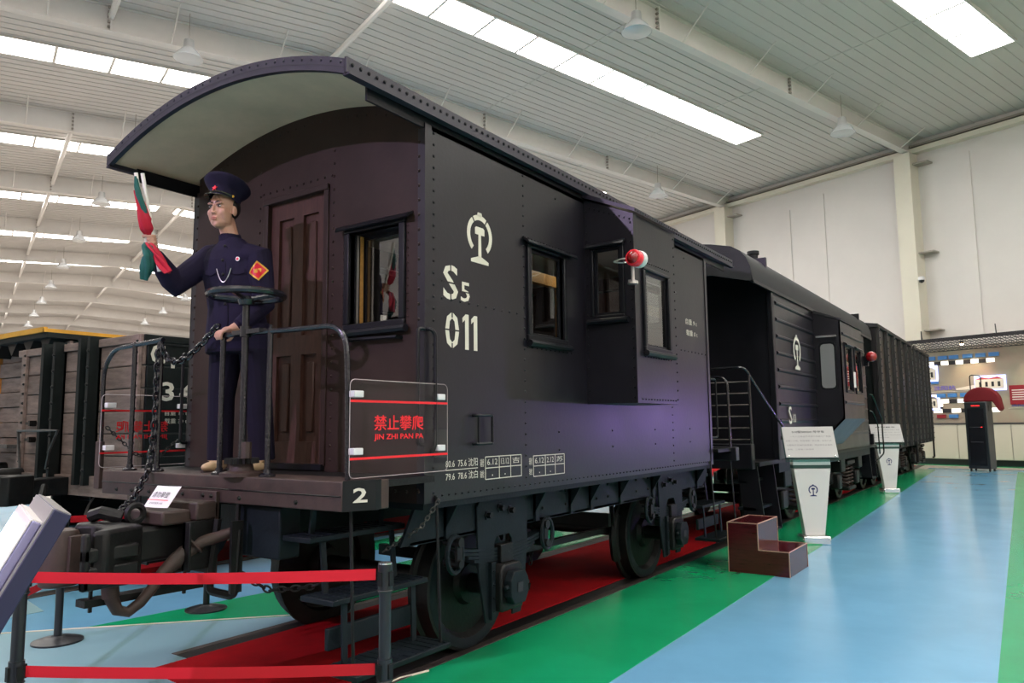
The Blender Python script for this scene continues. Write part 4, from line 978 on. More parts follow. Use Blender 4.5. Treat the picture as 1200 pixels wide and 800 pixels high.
for wy in WY:
    b = MB(); b.cyl((XC - .98, wy, WR), (XC + .98, wy, WR), .065, n=12); ax = b.build('axle', 'dark_iron', cab)
    for s in (1, -1):
        o = (XC + s * .65, wy, WR)
        b = MB(); b.lathe([(.10, .14), (.13, .14), (.15, .10), (.33, .085), (.36, .13), (.425, .13), (.44, .125), (.445, .03), (.475, .02), (.475, -.01), (.36, -.01), (.34, .03), (.15, .04), (.12, -.04), (.10, -.04)], o, (s, 0, 0), n=36); b.build('wheel', 'dark_iron', ax, ang=.5)
        b = MB(); b.lathe([(.362, .131), (.366, .133), (.422, .133), (.424, .131)], o, (s, 0, 0), n=36, caps=False); b.build('wheel_rim_face', 'underframe', ax)
    for s in (1, -1):
        x = SBX if s > 0 else 2 * XC - SBX
        # axle guard plate
        b = MB(); b.prism([(-.29, .98), (-.26, 1.02), (.26, 1.02), (.29, .98), (.29, .70), (.24, .35), (.20, .24), (.10, .24), (.10, .74), (.07, .775), (-.07, .775), (-.10, .74), (-.10, .24), (-.20, .24), (-.27, .55)], (x + s * .002, wy + .02, 0), Y_, Z_, (s * .016, 0, 0)); ag = b.build('axle_guard', 'underframe', cab, bevel=.004)
        q = MB()
        for (dy, zz) in ((-.16, .92), (-.02, .955), (.10, .93)): q.cyl((x, wy + dy, zz), (x + s * .055, wy + dy, zz), .020, n=6); q.cyl((x, wy + dy, zz), (x + s * .025, wy + dy, zz), .032, n=6)
        q.split('bolt', 'dark_iron', ag)
        q = MB(); q.box(x + s * .018 - .006, x + s * .018 + .026, wy - .15, wy - .105, .26, .62)
        for i in range(4): q.rivet((x + s * .044, wy - .128, .31 + .085 * i), (s, 0, 0), .010, .008)
        q.build('guide_bar', 'underframe', ag)
        # axle box
        b = MB(); b.prism([(-.12, .30), (.12, .30), (.13, .34), (.13, .56), (.09, .60), (-.09, .60), (-.13, .56), (-.13, .34)], (x - s * .06, wy + .02, 0), Y_, Z_, (s * .15, 0, 0)); abx = b.build('axle_box', 'dark_iron', cab, bevel=.012)
        q = MB(); P = [(-.10, .40), (-.06, .345), (.06, .345), (.10, .40), (.10, .50), (.06, .555), (-.06, .555), (-.10, .50)]
        q.prism(P, (x + s * .09, wy + .02, 0), Y_, Z_, (s * .06, 0, 0)); q.cyl((x + s * .12, wy - .11, .46), (x + s * .12, wy + .16, .46), .016, n=8); q.build('box_lid', 'underframe', abx, bevel=.01)
        q = MB(); q.prism([(-.03, .42), (.03, .42), (.03, .48), (-.03, .48)], (x + s * .151, wy + .02, 0), Y_, Z_, (s * .003, 0, 0)); q.build('lid_recess', 'ink', abx, smooth=False)
        q = MB(); q.box(min(x - s * .02, x + s * .05), max(x - s * .02, x + s * .05), wy - .05, wy + .09, .60, .72); q.build('spring_buckle', 'dark_iron', abx, bevel=.006)
        # leaf spring
        b = MB()
        for k in range(6):
            L = .50 - .06 * k; zt = .70 - .022 * k; P = []
            pts = [(wy + .02 - L + 2 * L * i / 12) for i in range(13)]
            top = [(y - wy - .02, zt + .05 * ((y - wy - .02) / .5) ** 2) for y in pts]
            b.prism(top + [(a, z - .018) for a, z in top[::-1]], (x - s * .06, wy + .02, 0), Y_, Z_, (s * .08, 0, 0))
        sp = b.build('leaf_spring', 'underframe', cab)
        for e in (-1, 1):
            yy = wy + .02 + e * .50
            q = MB(); q.tube([(x + s * .03, yy + .075 * math.cos(2 * math.pi * i / 16) + e * .03, .72 + (.11 if True else 0) * math.sin(2 * math.pi * i / 16)) for i in range(16)], .016, 6, closed=True); q.build('spring_shackle', 'underframe', sp)
            q = MB(); q.cyl((x - s * .07, yy, .79), (x + s * .06, yy, .79), .03, n=10); q.cyl((x - s * .07, yy, .66), (x + s * .06, yy, .66), .026, n=10); q.bar((x + s * .035, yy, .79), (x + s * .035, yy, .65), .05, .02, up=(1, 0, 0)); q.build('shackle_pin', 'dark_iron', sp)
# brake gear
b = MB(); b.bar((-3.45, 4.5, .52), (-3.45, 6.6, .50), .06, .05); b.build('brake_rod', 'dark_iron', cab)
b = MB(); b.bar((-4.75, 6.35, .62), (-3.30, 6.35, .62), .05, .12); b.bar((-4.75, 4.85, .45), (-3.30, 4.85, .45), .05, .09); b.split('brake_beam', 'dark_iron', cab)
for wy, e in ((4.18, 1), (7.02, -1)):
    for s in (1, -1):
        b = MB(); P = arc((XC + s * .68, wy, WR), .50, math.radians(-25 if e > 0 else 155), math.radians(25 if e > 0 else 205), 6, Y_, Z_)
        b.tube(P, .045, 6); b.bar(P[3], P[3] + Vector((0, e * .05, .5)), .04, .03); b.build('brake_shoe', 'dark_iron', cab)
b = MB(); b.cyl((-3.9, 5.0, .80), (-3.9, 5.7, .80), .14, n=16); b.cyl((-3.9, 4.95, .80), (-3.9, 5.0, .80), .10, n=12); b.build('brake_cylinder', 'dark_iron', cab)
b = MB(); b.bar((-3.3, 5.35, .86), (-3.5, 6.1, .72), .03, .03); b.tube([(-3.6, 5.0, .8), (-3.62, 4.9, .35), (-3.60, 4.86, .30)], .02, 6); b.tube([(-3.4, 4.9, .5), (-3.38, 4.95, .28), (-3.3, 5.0, .26)], .03, 6); b.split('brake_linkage', 'dark_iron', cab)
# rear coupler
b = MB(); b.box(-4.14, -3.92, 8.6, 8.90, .80, .98); b.box(-4.25, -3.8, 8.84, 8.985, .74, 1.0); b.build('coupler', 'dark_iron', cab, bevel=.02)
# rear platform railing
b = MB(); b.tube(round_path([(-3.9, 8.53, 2.04), (-3.1, 8.53, 2.04), (-2.88, 8.53, 2.03), (-2.87, 8.53, ZF)], .18), .015, 6); b.build('hand_rail', 'gloss_black', cab)
for x in (-3.9, -3.5, -4.57, -4.9): post(x, 8.53, ZF, 2.05)
# ================================================================ OTHER VEHICLES
def wheelset(parent, xc, wy, r=.44, m='dark_iron'):
    b = MB(); b.cyl((xc - .95, wy, r), (xc + .95, wy, r), .065, n=10); ax = b.build('axle', m, parent)
    for s in (1, -1):
        b = MB(); b.lathe([(.10, .14), (.14, .13), (.33, .085), (.36, .13), (r - .015, .13), (r, .12), (r + .005, .03), (r + .035, .02), (r + .035, -.01), (.36, -.01), (.34, .03), (.12, .03)], (xc + s * .65, wy, r), (s, 0, 0), n=28); b.build('wheel', m, ax, ang=.5)
    return ax
def bogie(parent, xc, yc, wb=1.6, m='dark_iron'):
    for e in (-1, 1): wheelset(parent, xc, yc + e * wb / 2)
    for s in (1, -1):
        x = xc + s * .98
        b = MB(); b.prism([(-wb / 2 - .25, .42), (-wb / 2 - .25, .60), (-wb / 2 + .12, .66), (-.30, .86), (.30, .86), (wb / 2 - .12, .66), (wb / 2 + .25, .60), (wb / 2 + .25, .42), (wb / 2 - .12, .40), (.42, .30), (-.42, .30), (-wb / 2 + .12, .40)], (x, yc, 0), Y_, Z_, (s * .06, 0, 0)); sf = b.build('bogie_side_frame', m, parent, bevel=.02)
        for e in (-1, 1):
            q = MB(); q.box(min(x, x + s * .16), max(x, x + s * .16), yc + e * wb / 2 - .13, yc + e * wb / 2 + .13, .32, .58); q.build('axle_box', m, sf, bevel=.03)
        for dy in (-.16, .16):
            q = MB(); P = []
            for i in range(6 * 10 + 1):
                a = 2 * math.pi * i / 10; P.append((x + s * .10 + .075 * math.cos(a), yc + dy + .075 * math.sin(a), .34 + .38 * i / 60))
            q.tube(P, .016, 5); q.build('coil_spring', 'rust_brown', sf)
        q = MB(); q.box(min(x - s * .05, x + s * .20), max(x - s * .05, x + s * .20), yc - .34, yc + .34, .73, .80); q.box(min(x, x + s * .20), max(x, x + s * .20), yc - .30, yc + .30, .26, .33); q.split('bolster_plate', m, sf, bevel=.015)

# ---- second caboose -------------------------------------------------
QS, QY0, QY1, QZ0 = -2.75, 10.05, 16.60, 1.02
cab2 = thing('caboose', 'dark steel caboose with horizontal ribs and rounded roof, coupled behind the nearest one', 'train car', (XC, 13.0, 0))
hw = XC * -1 + QS
b = MB(); b.box(QS - .05, QS, QY0, QY1, QZ0, 3.30); b.build('side_wall', 'paint', cab2, smooth=False)
b = MB(); b.box(2 * XC - QS, 2 * XC - QS + .05, QY0, QY1, QZ0, 3.30); b.build('side_wall', 'paint', cab2, smooth=False)
for y in (QY0, QY1 - .05):
    b = MB(); b.box(2 * XC - QS + .05, QS - .05, y, y + .05, QZ0, 3.70); b.build('end_wall', 'frame_black', cab2, smooth=False)
b = MB(); b.box(QS - .06, QS + .012, QY0 - .03, QY0 + .07, QZ0, 3.30); b.build('corner_post', 'frame_black', cab2, bevel=.01)
prof = [(0, 3.86), (.41, 3.825), (.81, 3.76), (1.06, 3.70), (1.17, 3.63), (1.24, 3.54), (1.29, 3.42), (1.305, 3.28), (1.305, 3.24), (1.26, 3.24), (1.25, 3.38), (1.19, 3.52), (1.05, 3.62), (.8, 3.68), (0, 3.78)]
full = prof[:9] + prof[9:]
right = prof; P = [(a, z) for a, z in prof[:10]] + [(a, z) for a, z in prof[10:]]
outer = [(-a, z) for a, z in prof[8:0:-1]] + prof[:9]; inner = prof[9:] + [(-a, z) for a, z in prof[13:8:-1]]
RQ0, RQ1 = 9.15, 17.45
b = MB(); b.prism(outer + inner, (XC, RQ0, 0), X_, Z_, (0, RQ1 - RQ0, 0)); b.build('roof', 'roof_top', cab2, ang=.6)
for y in (RQ0, RQ1 - .03):      # end bulkhead of the roof
    b = MB(); b.prism(outer + [(1.26, 3.24), (.8, 3.36), (0, 3.42), (-.8, 3.36), (-1.26, 3.24)], (XC, y + .002, 0), X_, Z_, (0, .03, 0)); b.build('roof_end', 'roof_top', cab2)
b = MB(); b.box(QS + .005, QS + .03, RQ0 + .05, RQ1 - .05, 3.22, 3.26); b.build('rain_gutter', 'frame_black', cab2)
b = MB(); b.lathe([(.07, 0), (.07, .30), (.09, .31), (.09, .36), (0, .36)], (-3.30, 11.2, 3.70), n=12); b.build('stove_pipe', 'frame_black', cab2)
BQ0, BQ1, BQX = 12.27, 14.0, .40
for k in range(10):
    z = 3.10 - .225 * k
    if z < 1.1: break
    for (a, c) in ((QY0 + .14, BQ0 - .03), (BQ1 + .06, QY1 - .1)):
        for s, x in ((1, QS), (-1, 2 * XC - QS)):
            b = MB(); b.prism([(0, -.028), (.022, -.010), (.022, .010), (0, .028)], (x, a, z), (s, 0, 0), Z_, (0, c - a, 0)); b.build('side_rib', 'paint', cab2)
for s, x in ((1, QS), (-1, 2 * XC - QS)):
    b = MB()
    P = [(0, 1.13), (BQX, 1.55), (BQX, 3.05), (0, 3.20)]
    b.prism(P, (x, BQ0, 0), (s, 0, 0), Z_, (0, .02, 0)); b.prism(P, (x, BQ1 - .02, 0), (s, 0, 0), Z_, (0, .02, 0)); b.split('bay_end_plate', 'paint', cab2, smooth=False)
    xo = x + s * BQX
    b = MB(); cells(lambda p, q, r, z: b.box(min(xo, xo - s * .02), max(xo, xo - s * .02), p, q, r, z), BQ0, BQ1, 1.55, 3.05, [(12.50, 12.98, 1.98, 2.68), (13.26, 13.74, 1.98, 2.68)]); b.build('bay_front_plate', 'paint', cab2, smooth=False)
    b = MB(); b.prism([(0, 1.13), (BQX, 1.55), (BQX - .02, 1.58), (0, 1.16)], (x, BQ0, 0), (s, 0, 0), Z_, (0, BQ1 - BQ0, 0)); b.build('bay_skirt', 'paint', cab2, smooth=False)
    b = MB(); b.prism([(0, 3.20), (BQX + .02, 3.05), (BQX + .02, 3.08), (0, 3.25)], (x, BQ0 - .01, 0), (s, 0, 0), Z_, (0, BQ1 - BQ0 + .02, 0)); b.build('bay_roof', 'roof_top', cab2, smooth=False)
    b = MB()
    for zz in (2.86, 1.80): b.prism([(0, -.025), (.02, -.01), (.02, .01), (0, .025)], (xo, BQ0 + .1, zz), (s, 0, 0), Z_, (0, BQ1 - BQ0 - .2, 0))
    b.split('bay_rib', 'paint', cab2)
    for (a, c) in ((12.50, 12.98), (13.26, 13.74)): window(cab2, (xo, 0, 0), Y_, (s, 0, 0), a, c, 1.98, 2.68, hoodx=(.04, .04), fw=.03, pd=-.012, sill=False)
    # rounded window on the bay end
    q = MB(); w0, w1, z0, z1, r = .10, .30, 2.02, 2.70, .05; P = []
    for cx, cz, a0 in ((w1 - r, z1 - r, 0), (w0 + r, z1 - r, 90), (w0 + r, z0 + r, 180), (w1 - r, z0 + r, 270)): P += [(cx + r * math.cos(math.radians(a0 + t)), cz + r * math.sin(math.radians(a0 + t))) for t in (0, 45, 90)]
    q.prism([((a - .2) * 1.22 + .2, (z - 2.36) * 1.08 + 2.36) for a, z in P], (x, BQ0 - .012, 0), (s, 0, 0), Z_, (0, .012, 0)); wf = q.build('bay_window', 'frame_black', cab2)
    q = MB(); q.prism(P, (x, BQ0 - .016, 0), (s, 0, 0), Z_, (0, .004, 0)); q.build('pane', 'ink_grey', wf, smooth=False)
    q = MB(); q.box(min(x + s * .05, x + s * .35), max(x + s * .05, x + s * .35), BQ0 - .06, BQ0, 2.80, 2.83); q.build('hood', 'chrome', wf)
q = MB(); q.box(-2.35, -2.27, 14.02, 14.10, 2.45, 2.62); q.cyl((-2.30, 14.06, 2.5), (-2.22, 13.96, 2.56), .02, n=6); mk = q.build('marker_lamp', 'frame_black', cab2)
q = MB(); q.lathe([(.085, 0), (.09, .05), (.07, .08), (.03, .10), (0, .105)], (-2.20, 13.98, 2.60), (0, -1, 0), n=16); q.build('lens', 'lens_red', mk)
b = MB(); b.box(-2.34, -2.335, 13.0, 13.22, 2.05, 2.30); b.build('notice', 'sign_white', cab2, smooth=False)
crh_logo('railway_emblem', 'stencil', cab2, (QS + .024, 11.15, 2.50), Y_, Z_, .50)
text('lettering', 'S', 'stencil', cab2, (QS + .024, 10.62, 1.60), Y_, Z_, .16, .24, bold=.01)
text('lettering', '10', 'stencil', cab2, (QS + .024, 10.82, 1.56), Y_, Z_, .14, .12, bold=.01)
text('lettering', '500041', 'stencil', cab2, (QS + .024, 10.95, 1.28), Y_, Z_, .62, .20, bold=.015)
b = MB(); b.box(QS - .06, QS - .005, QY0, QY1, .86, 1.03); b.box(2 * XC - QS, 2 * XC - QS + .06, QY0, QY1, .86, 1.03); b.split('sole_bar', 'underframe', cab2)
b = MB(); b.box(2 * XC - QS, QS, 9.2, 17.4, .98, 1.03); b.build('floor_frame', 'dark_iron', cab2)
b = MB(); b.box(-5.2, QS - .05, 9.08, 9.20, .95, 1.25); b.build('end_beam', 'frame_black', cab2, bevel=.01)
b = MB(); b.box(-5.2, QS - .05, 17.40, 17.50, .95, 1.25); b.build('end_beam', 'frame_black', cab2, bevel=.01)
bogie(cab2, XC, 11.6); bogie(cab2, XC, 15.2)
# platform gate bars, stair rails, steps
for i in range(6):
    b = MB(); z = 1.30 + .14 * i; b.cyl((-4.9, 9.16, z), (-2.82, 9.16, z), .010, n=5); b.build('gate_bar', 'worn_steel', cab2)
for x in (-2.82, -3.4, -4.0, -4.9):
    b = MB(); b.cyl((x, 9.16, 1.1), (x, 9.16, 2.08), .016, n=6); b.build('gate_post', 'gloss_black', cab2)
b = MB(); b.tube(round_path([(-3.7, 9.03, 2.16), (-2.98, 9.03, 2.17), (-2.84, 9.06, 2.17), (-2.75, 9.66, 1.73), (-2.66, 10.10, 1.39), (-2.66, 10.13, 1.08)], .12), .016, 6); b.build('stair_rail', 'gloss_black', cab2)
b = MB(); b.tube(round_path([(-2.70, 16.58, 2.05), (-2.66, 16.65, 2.04), (-2.60, 17.25, 1.55), (-2.60, 17.28, .85), (-2.7, 16.9, .70)], .08), .016, 6); b.tube(round_path([(-2.70, 16.5, 1.72), (-2.66, 16.6, 1.70), (-2.62, 16.85, 1.45), (-2.62, 16.9, .85)], .08), .014, 6); b.split('stair_rail', 'gloss_black', cab2)
for (z, x) in ((.80, -2.95), (.48, -2.85), (.20, -2.75)):
    b = MB(); b.box(x - .2, x + .02, 9.25, 9.95, z - .03, z); b.build('step_tread', 'underframe', cab2)
b = MB()
for y in (9.25, 9.93): b.prism([(-3.05, 1.0), (-2.80, 1.0), (-2.72, .18), (-2.95, .18)], (0, y, 0), X_, Z_, (0, .02, 0))
b.split('step_side', 'frame_black', cab2, smooth=False)
for (z, x) in ((.70, -2.9), (.38, -2.8)):
    b = MB(); b.box(x - .2, x + .02, 16.75, 17.35, z - .03, z); b.build('step_tread', 'underframe', cab2)
b = MB()
for y in (16.75, 17.33): b.prism([(-3.05, 1.0), (-2.80, 1.0), (-2.76, .35), (-2.95, .35)], (0, y, 0), X_, Z_, (0, .02, 0))
b.split('step_side', 'frame_black', cab2, smooth=False)
b = MB(); b.box(-4.14, -3.92, 8.99, 9.1, .80, .98); b.box(-4.14, -3.92, 17.5, 17.62, .8, .98); b.split('coupler', 'dark_iron', cab2)
for y in (10.65, 12.2, 14.3, 15.9):      # brake and battery boxes under the floor
    b = MB(); b.box(-3.3, -2.85, y, y + .35, .62, .98); b.build('underfloor_box', 'dark_iron', cab2, bevel=.02)

# ---- covered wagons further back -----------------------------------
def covered_wagon(label, y0, y1, nposts, shiny=None):
    yc = (y0 + y1) / 2; xs = -2.72; z0, z1 = .98, 3.58
    w = thing('covered_wagon', label, 'train car', (XC, yc, 0))
    for s, x in ((1, xs), (-1, 2 * XC - xs)):
        step = (y1 - y0) / nposts
        for i in range(nposts):
            b = MB(); b.box(min(x, x - s * .03), max(x, x - s * .03), y0 + i * step, y0 + (i + 1) * step, z0, z1); b.build('side_panel', shiny if (shiny and i == 0) else 'wagon_steel', w, smooth=False)
        for i in range(nposts + 1):
            y = y0 + i * step - (.12 if i == nposts else 0)
            b = MB(); b.prism([(0, 0), (.07, .02), (.07, .10), (0, .12)], (x, y, z0 - .1), (s, 0, 0), Y_, (0, 0, z1 - z0 + .1)); p = b.build('side_post', 'wagon_steel', w, smooth=False)
            q = MB(); rivline(q, (x + s * .07, y + .06, z0), (x + s * .07, y + .06, z1 - .1), .16, (s, 0, 0), .022, .018); tag(q.build('post_bolts', 'frame_black', p), kind='stuff')
    for y in (y0, y1 - .03):
        b = MB(); b.box(2 * XC - xs, xs, y, y + .03, z0, z1); b.build('end_panel', 'wagon_side', w, smooth=False)
        for x in (-4.9, -4.03, -3.16, xs - .04): 
            b = MB(); e = -1 if y == y0 else 1; b.box(x - .05, x + .05, min(y + .015, y + .015 + e * .10), max(y + .015, y + .015 + e * .10), z0, z1); b.build('end_post', 'wagon_steel', w, smooth=False)
    b = MB(); b.prism([(-1.38, 3.55), (1.38, 3.55), (1.38, 3.62), (0, 3.82), (-1.38, 3.62)], (XC, y0 - .12, 0), X_, Z_, (0, y1 - y0 + .24, 0)); b.build('roof', 'roof_top', w, smooth=False)
    b = MB(); b.box(2 * XC - xs, xs, y0, y1, .86, 1.0); b.build('floor_frame', 'underframe', w, smooth=False)
    bogie(w, XC, y0 + 1.25, 1.3); bogie(w, XC, y1 - 1.25, 1.3)
    b = MB(); b.box(-4.14, -3.92, y0 - .29, y0, .8, .98); b.box(-4.14, -3.92, y1, y1 + .29, .8, .98); b.split('coupler', 'dark_iron', w)
    b = MB(); b.tube([(xs + .04, y1 - .1, .95), (xs + .04, y1 - .1, .38), (xs + .04, y1 - .45, .38)], .03, 6); b.build('foot_step', 'dark_iron', w)
    return w
covered_wagon('dark covered wagon with vertical steel posts coupled behind the ribbed caboose', 17.95, 23.4, 5)
covered_wagon('last dark covered wagon of the train, in front of the route display', 24.0, 27.5, 4, 'worn_steel')

# ---- brown plank wagon on the next track ----------------------------
AX, AXR, AXL, AY0, AY1 = -8.35, -7.05, -9.65, 3.93, 13.5
wa = thing('gondola_wagon', 'brown wooden plank wagon lettered C1 34 on the track left of the caboose', 'train car', (AX, 8.5, 0))
zt, zb = 2.42, 1.02; nplank = 6
for i in range(nplank):
    h = (zt - zb - .08) / nplank; z0 = zb + i * h
    b = MB(); b.box(AXL + .02, AXR - .02, AY0 + .004 * (i % 2), AY0 + .05, z0 + .005, z0 + h - .005); b.build('plank', 'plank_brown' if i % 2 else 'plank_brown2', wa, bevel=.006, seg=1)
    for s, x in ((1, AXR), (-1, AXL)):
        b = MB(); b.box(min(x, x - s * .045), max(x, x - s * .045), AY0 + .05, AY1, z0 + .006, z0 + h - .006); b.build('plank', 'wagon_side', wa, bevel=.006, seg=1)
b = MB(); b.box(AXL, AXR + .01, AY0 - .03, AY0 + .06, zt - .08, zt); b.build('end_top_rail', 'plank_brown', wa, bevel=.006)
for s, x in ((1, AXR), (-1, AXL)):
    b = MB(); b.box(x - .03, x + .03, AY0, AY1, zt - .07, zt); b.build('side_top_rail', 'wagon_side', wa, bevel=.006)
for x0, x1 in ((-8.875, -8.56), (-8.07, -7.83)):
    b = MB(); b.box(x0, x0 + .06, AY0 - .12, AY0, .95, zt + .02); b.box(x1 - .05, x1, AY0 - .12, AY0, .95, zt + .02); b.box(x0, x1, AY0 - .02, AY0, .95, zt); p = b.build('end_post', 'wagon_side', wa, smooth=False)
    q = MB(); rivline(q, (x1 - .02, AY0 - .12, 1.1), (x1 - .02, AY0 - .12, 2.3), .17, (0, -1, 0), .02, .015); tag(q.build('post_bolts', 'dark_iron', p), kind='stuff')
for x in (AXR - .11, AXL + .12):
    b = MB(); b.box(x, x + .10, AY0 - .04, AY0, .98, zt); p = b.build('corner_post', 'plank_brown', wa, bevel=.006)
    q = MB(); rivline(q, (x + .085, AY0 - .04, 1.05), (x + .085, AY0 - .04, 2.35), .11, (0, -1, 0), .018, .015); tag(q.build('post_bolts', 'dark_iron', p), kind='stuff')
for y in (4.85, 6.3, 7.8, 9.3, 10.8, 12.3):
    b = MB(); b.box(AXR, AXR + .08, y, y + .10, .9, zt); b.build('side_post', 'wagon_side', wa, smooth=False)
b = MB(); b.box(AXL + .05, AXR - .05, AY0 - .02, AY1, .86, 1.02); b.build('floor_frame', 'underframe', wa, smooth=False)
b = MB(); b.box(AXL + .05, AXR - .05, AY0 - .06, AY0, .84, 1.04); b.build('end_beam', 'plank_brown2', wa, smooth=False)
text('lettering', 'C', 'stencil', wa, (AXR + .002, 4.085, 2.235), Y_, Z_, .15, .20, bold=.02)
text('lettering', '1', 'stencil', wa, (AXR + .002, 4.245, 2.155), Y_, Z_, .04, .10, bold=.02)
text('lettering', '3', 'stencil', wa, (AXR + .002, 4.205, 1.870), Y_, Z_, .13, .19, bold=.02)
text('lettering', '4', 'stencil', wa, (AXR + .002, 4.400, 1.870), Y_, Z_, .15, .19, bold=.02)
text('lettering', '2', 'stencil', wa, (AXR + .002, 4.12, 1.27), Y_, Z_, .05, .08, bold=.01)
text('lettering', '自重 16 t', 'stencil', wa, (AXR + .002, 4.30, 1.66), Y_, Z_, .24, .05); text('lettering', '载重 30 t', 'stencil', wa, (AXR + .002, 4.30, 1.58), Y_, Z_, .24, .05)
for y in (4.9, 11.9): wheelset(wa, AX, y)
for y in (4.9, 11.9):
    for s in (1, -1):
        b = MB(); x = AX + s * 1.0; b.prism([(-.28, .92), (.28, .92), (.2, .3), (-.2, .3)], (x, y, 0), Y_, Z_, (s * .02, 0, 0)); b.box(min(x, x + s * .15), max(x, x + s * .15), y - .13, y + .13, .32, .58); b.build('axle_guard', 'dark_iron', wa)
b = MB(); b.box(-8.46, -8.24, 3.45, 3.95, .84, 1.02); b.prism([(-8.52, 3.52), (-8.18, 3.52), (-8.10, 3.26), (-8.16, 3.20), (-8.28, 3.34), (-8.42, 3.36), (-8.56, 3.34)], (0, 0, .78), X_, Y_, (0, 0, .28)); b.lathe([(.10, 0), (.10, .28)], (-8.60, 3.25, .76), n=14); b.build('coupler', 'dark_iron', wa, bevel=.012)
b = MB(); b.tube([(-8.15, 3.6, .95), (-8.0, 3.5, .80), (-8.1, 3.42, .58), (-8.2, 3.40, .45)], .035, 7); b.build('brake_hose', 'dark_iron', wa)
b = MB(); b.tube([(-9.15, 3.78, 1.10), (-9.15, 3.74, 1.50), (-8.55, 3.74, 1.50), (-8.25, 3.74, 1.50), (-8.45, 3.76, 1.30), (-8.6, 3.8, 1.10)], .015, 6); b.build('uncoupling_lever', 'worn_steel', wa)
for x in (-9.3, -8.05): 
    for z in (1.58, 1.40):
        b = MB(); b.box(x, x + .14, AY0 - .06, AY0, z - .015, z + .015); b.box(x + .09, x + .13, AY0 - .07, AY0, z - .03, z + .03); b.build('hook_plate', 'dark_iron', wa, smooth=False)
b = MB(); b.cyl((-9.40, 3.5, 1.0), (-9.40, 3.9, 1.0), .09, n=12); b.cyl((-9.40, 3.45, 1.0), (-9.40, 3.5, 1.0), .17, n=16); b.build('buffer', 'dark_iron', wa)

# ---- yellow-edged wagon beyond it ------------------------------------
BXL, BXR, BYY = -13.10, -11.0, 5.05
wb_ = thing('covered_wagon', 'wooden wagon with yellow-edged roof and orange corner posts at the far left', 'train car', (-12.05, 9.0, 0))
for i in range(8):
    z0 = .95 + i * .225
    b = MB(); b.box(BXL, BXR, BYY + (.03 if i % 2 else 0), BYY + .08, z0 + .005, z0 + .22); b.build('plank', 'plank_brown' if i % 2 else 'kiosk_grey' if False else 'plank_brown2', wb_, bevel=.005, seg=1)
b = MB(); b.box(BXL, BXL + .05, BYY + .08, 13, .95, 2.75); b.box(BXR - .05, BXR, BYY + .08, 13, .95, 2.75); b.split('side_wall', 'wagon_side', wb_, smooth=False)
b = MB(); b.box(BXL - .06, BXR + .06, BYY - .30, 13.2, 2.76, 2.83); rf = b.build('roof', 'wagon_side', wb_, smooth=False)
b = MB(); b.box(BXL - .07, BXR + .03, BYY - .33, BYY - .28, 2.83, 2.90); b.build('roof_edge', 'yellow_paint', rf, smooth=False)
b = MB(); b.box(BXR + .0, BXR + .05, BYY - .33, 12, 2.83, 2.88); b.build('roof_edge', 'yellow_paint', rf, smooth=False)
for i in range(4):
    x = BXL + .35 + .52 * i
    b = MB(); b.prism([(-.16, 2.76), (.16, 2.76), (0, 2.58)], (x, BYY - .20, 0), X_, Z_, (0, .20, 0)); b.build('eave_shadow_wedge', 'dark_iron', wb_, smooth=False)  # dark wedges standing in for the triangular shadows under the eave
b = MB(); b.box(BXL - .07, BXL, BYY - .04, BYY + .1, .95, 2.76); b.box(BXL - .14, BXL + .02, BYY - .10, BYY, 1.45, 1.52); b.box(BXL - .14, BXL + .02, BYY - .10, BYY, 1.78, 1.85); b.build('corner_post', 'orange_paint', wb_, smooth=False)
b = MB(); b.box(BXL, BXR, BYY, 13, .80, .95); b.build('floor_frame', 'underframe', wb_, smooth=False)
for y in (6.2, 11.5): wheelset(wb_, -12.05, y)
b = MB(); b.cyl((-12.7, 4.7, .95), (-12.7, 5.05, .95), .09, n=12); b.cyl((-12.7, 4.6, .95), (-12.7, 4.7, .95), .20, n=16); b.build('buffer', 'dark_iron', wb_)
b = MB(); b.box(-12.9, -12.2, 4.85, 5.05, 1.25, 1.30); b.build('foot_board', 'worn_steel', wb_)
# ================================================================ PROPS ON THE FLOOR
# stanchions and belts
PH = .90
def stanchion(x, y, label):
    t = thing('stanchion', label, 'barrier post', (x, y, 0), group='belt barrier posts'); t['_local'] = 1
    b = MB(); b.lathe([(.165, 0), (.165, .018), (.12, .032), (.045, .045), (.040, .05)], (0, 0, 0), n=28); b.build('base', 'post_black', t)
    b = MB(); b.cyl((0, 0, .04), (0, 0, PH - .10), .0265, n=16); b.build('pole', 'post_black', t)
    for z0, z1 in ((PH - .12, PH), (.40, .50)):
        b = MB(); b.cyl((0, 0, z0), (0, 0, z1), .032, n=16); b.torus((0, 0, z0 + .008), Z_, .033, .004, 16, 5); h = b.build('belt_head', 'post_black', t)
        for a in (0, 1.57, 3.14, 4.71):
            q = MB(); q.obox((.033 * math.cos(a), .033 * math.sin(a), (z0 + z1) / 2), V(math.cos(a), math.sin(a), 0) * .006, V(-math.sin(a), math.cos(a), 0) * .012, Z_ * .03); q.build('belt_clip', 'dark_iron', h)
    b = MB(); b.cyl((0, 0, PH), (0, 0, PH + .006), .030, n=16); b.build('cap', 'chrome', t)
    return t
S1 = (-3.74, 1.58); S2 = (-5.83, 2.72); S3 = (-5.78, 3.86); S4 = (-2.40, 2.48); S5 = (-4.30, 1.06)
stanchion(*S1, 'black belt barrier post partly hidden by the tilted info kiosk, nearest on the left')
stanchion(*S2, 'black belt barrier post with round base left of the front coupler')
stanchion(*S3, 'black belt barrier post standing on the green lane behind the front coupler')
stanchion(*S4, 'black belt barrier post in front of the steps under the caboose number 2')
stanchion(*S5, 'black belt barrier post left of the info kiosk, outermost on the left')
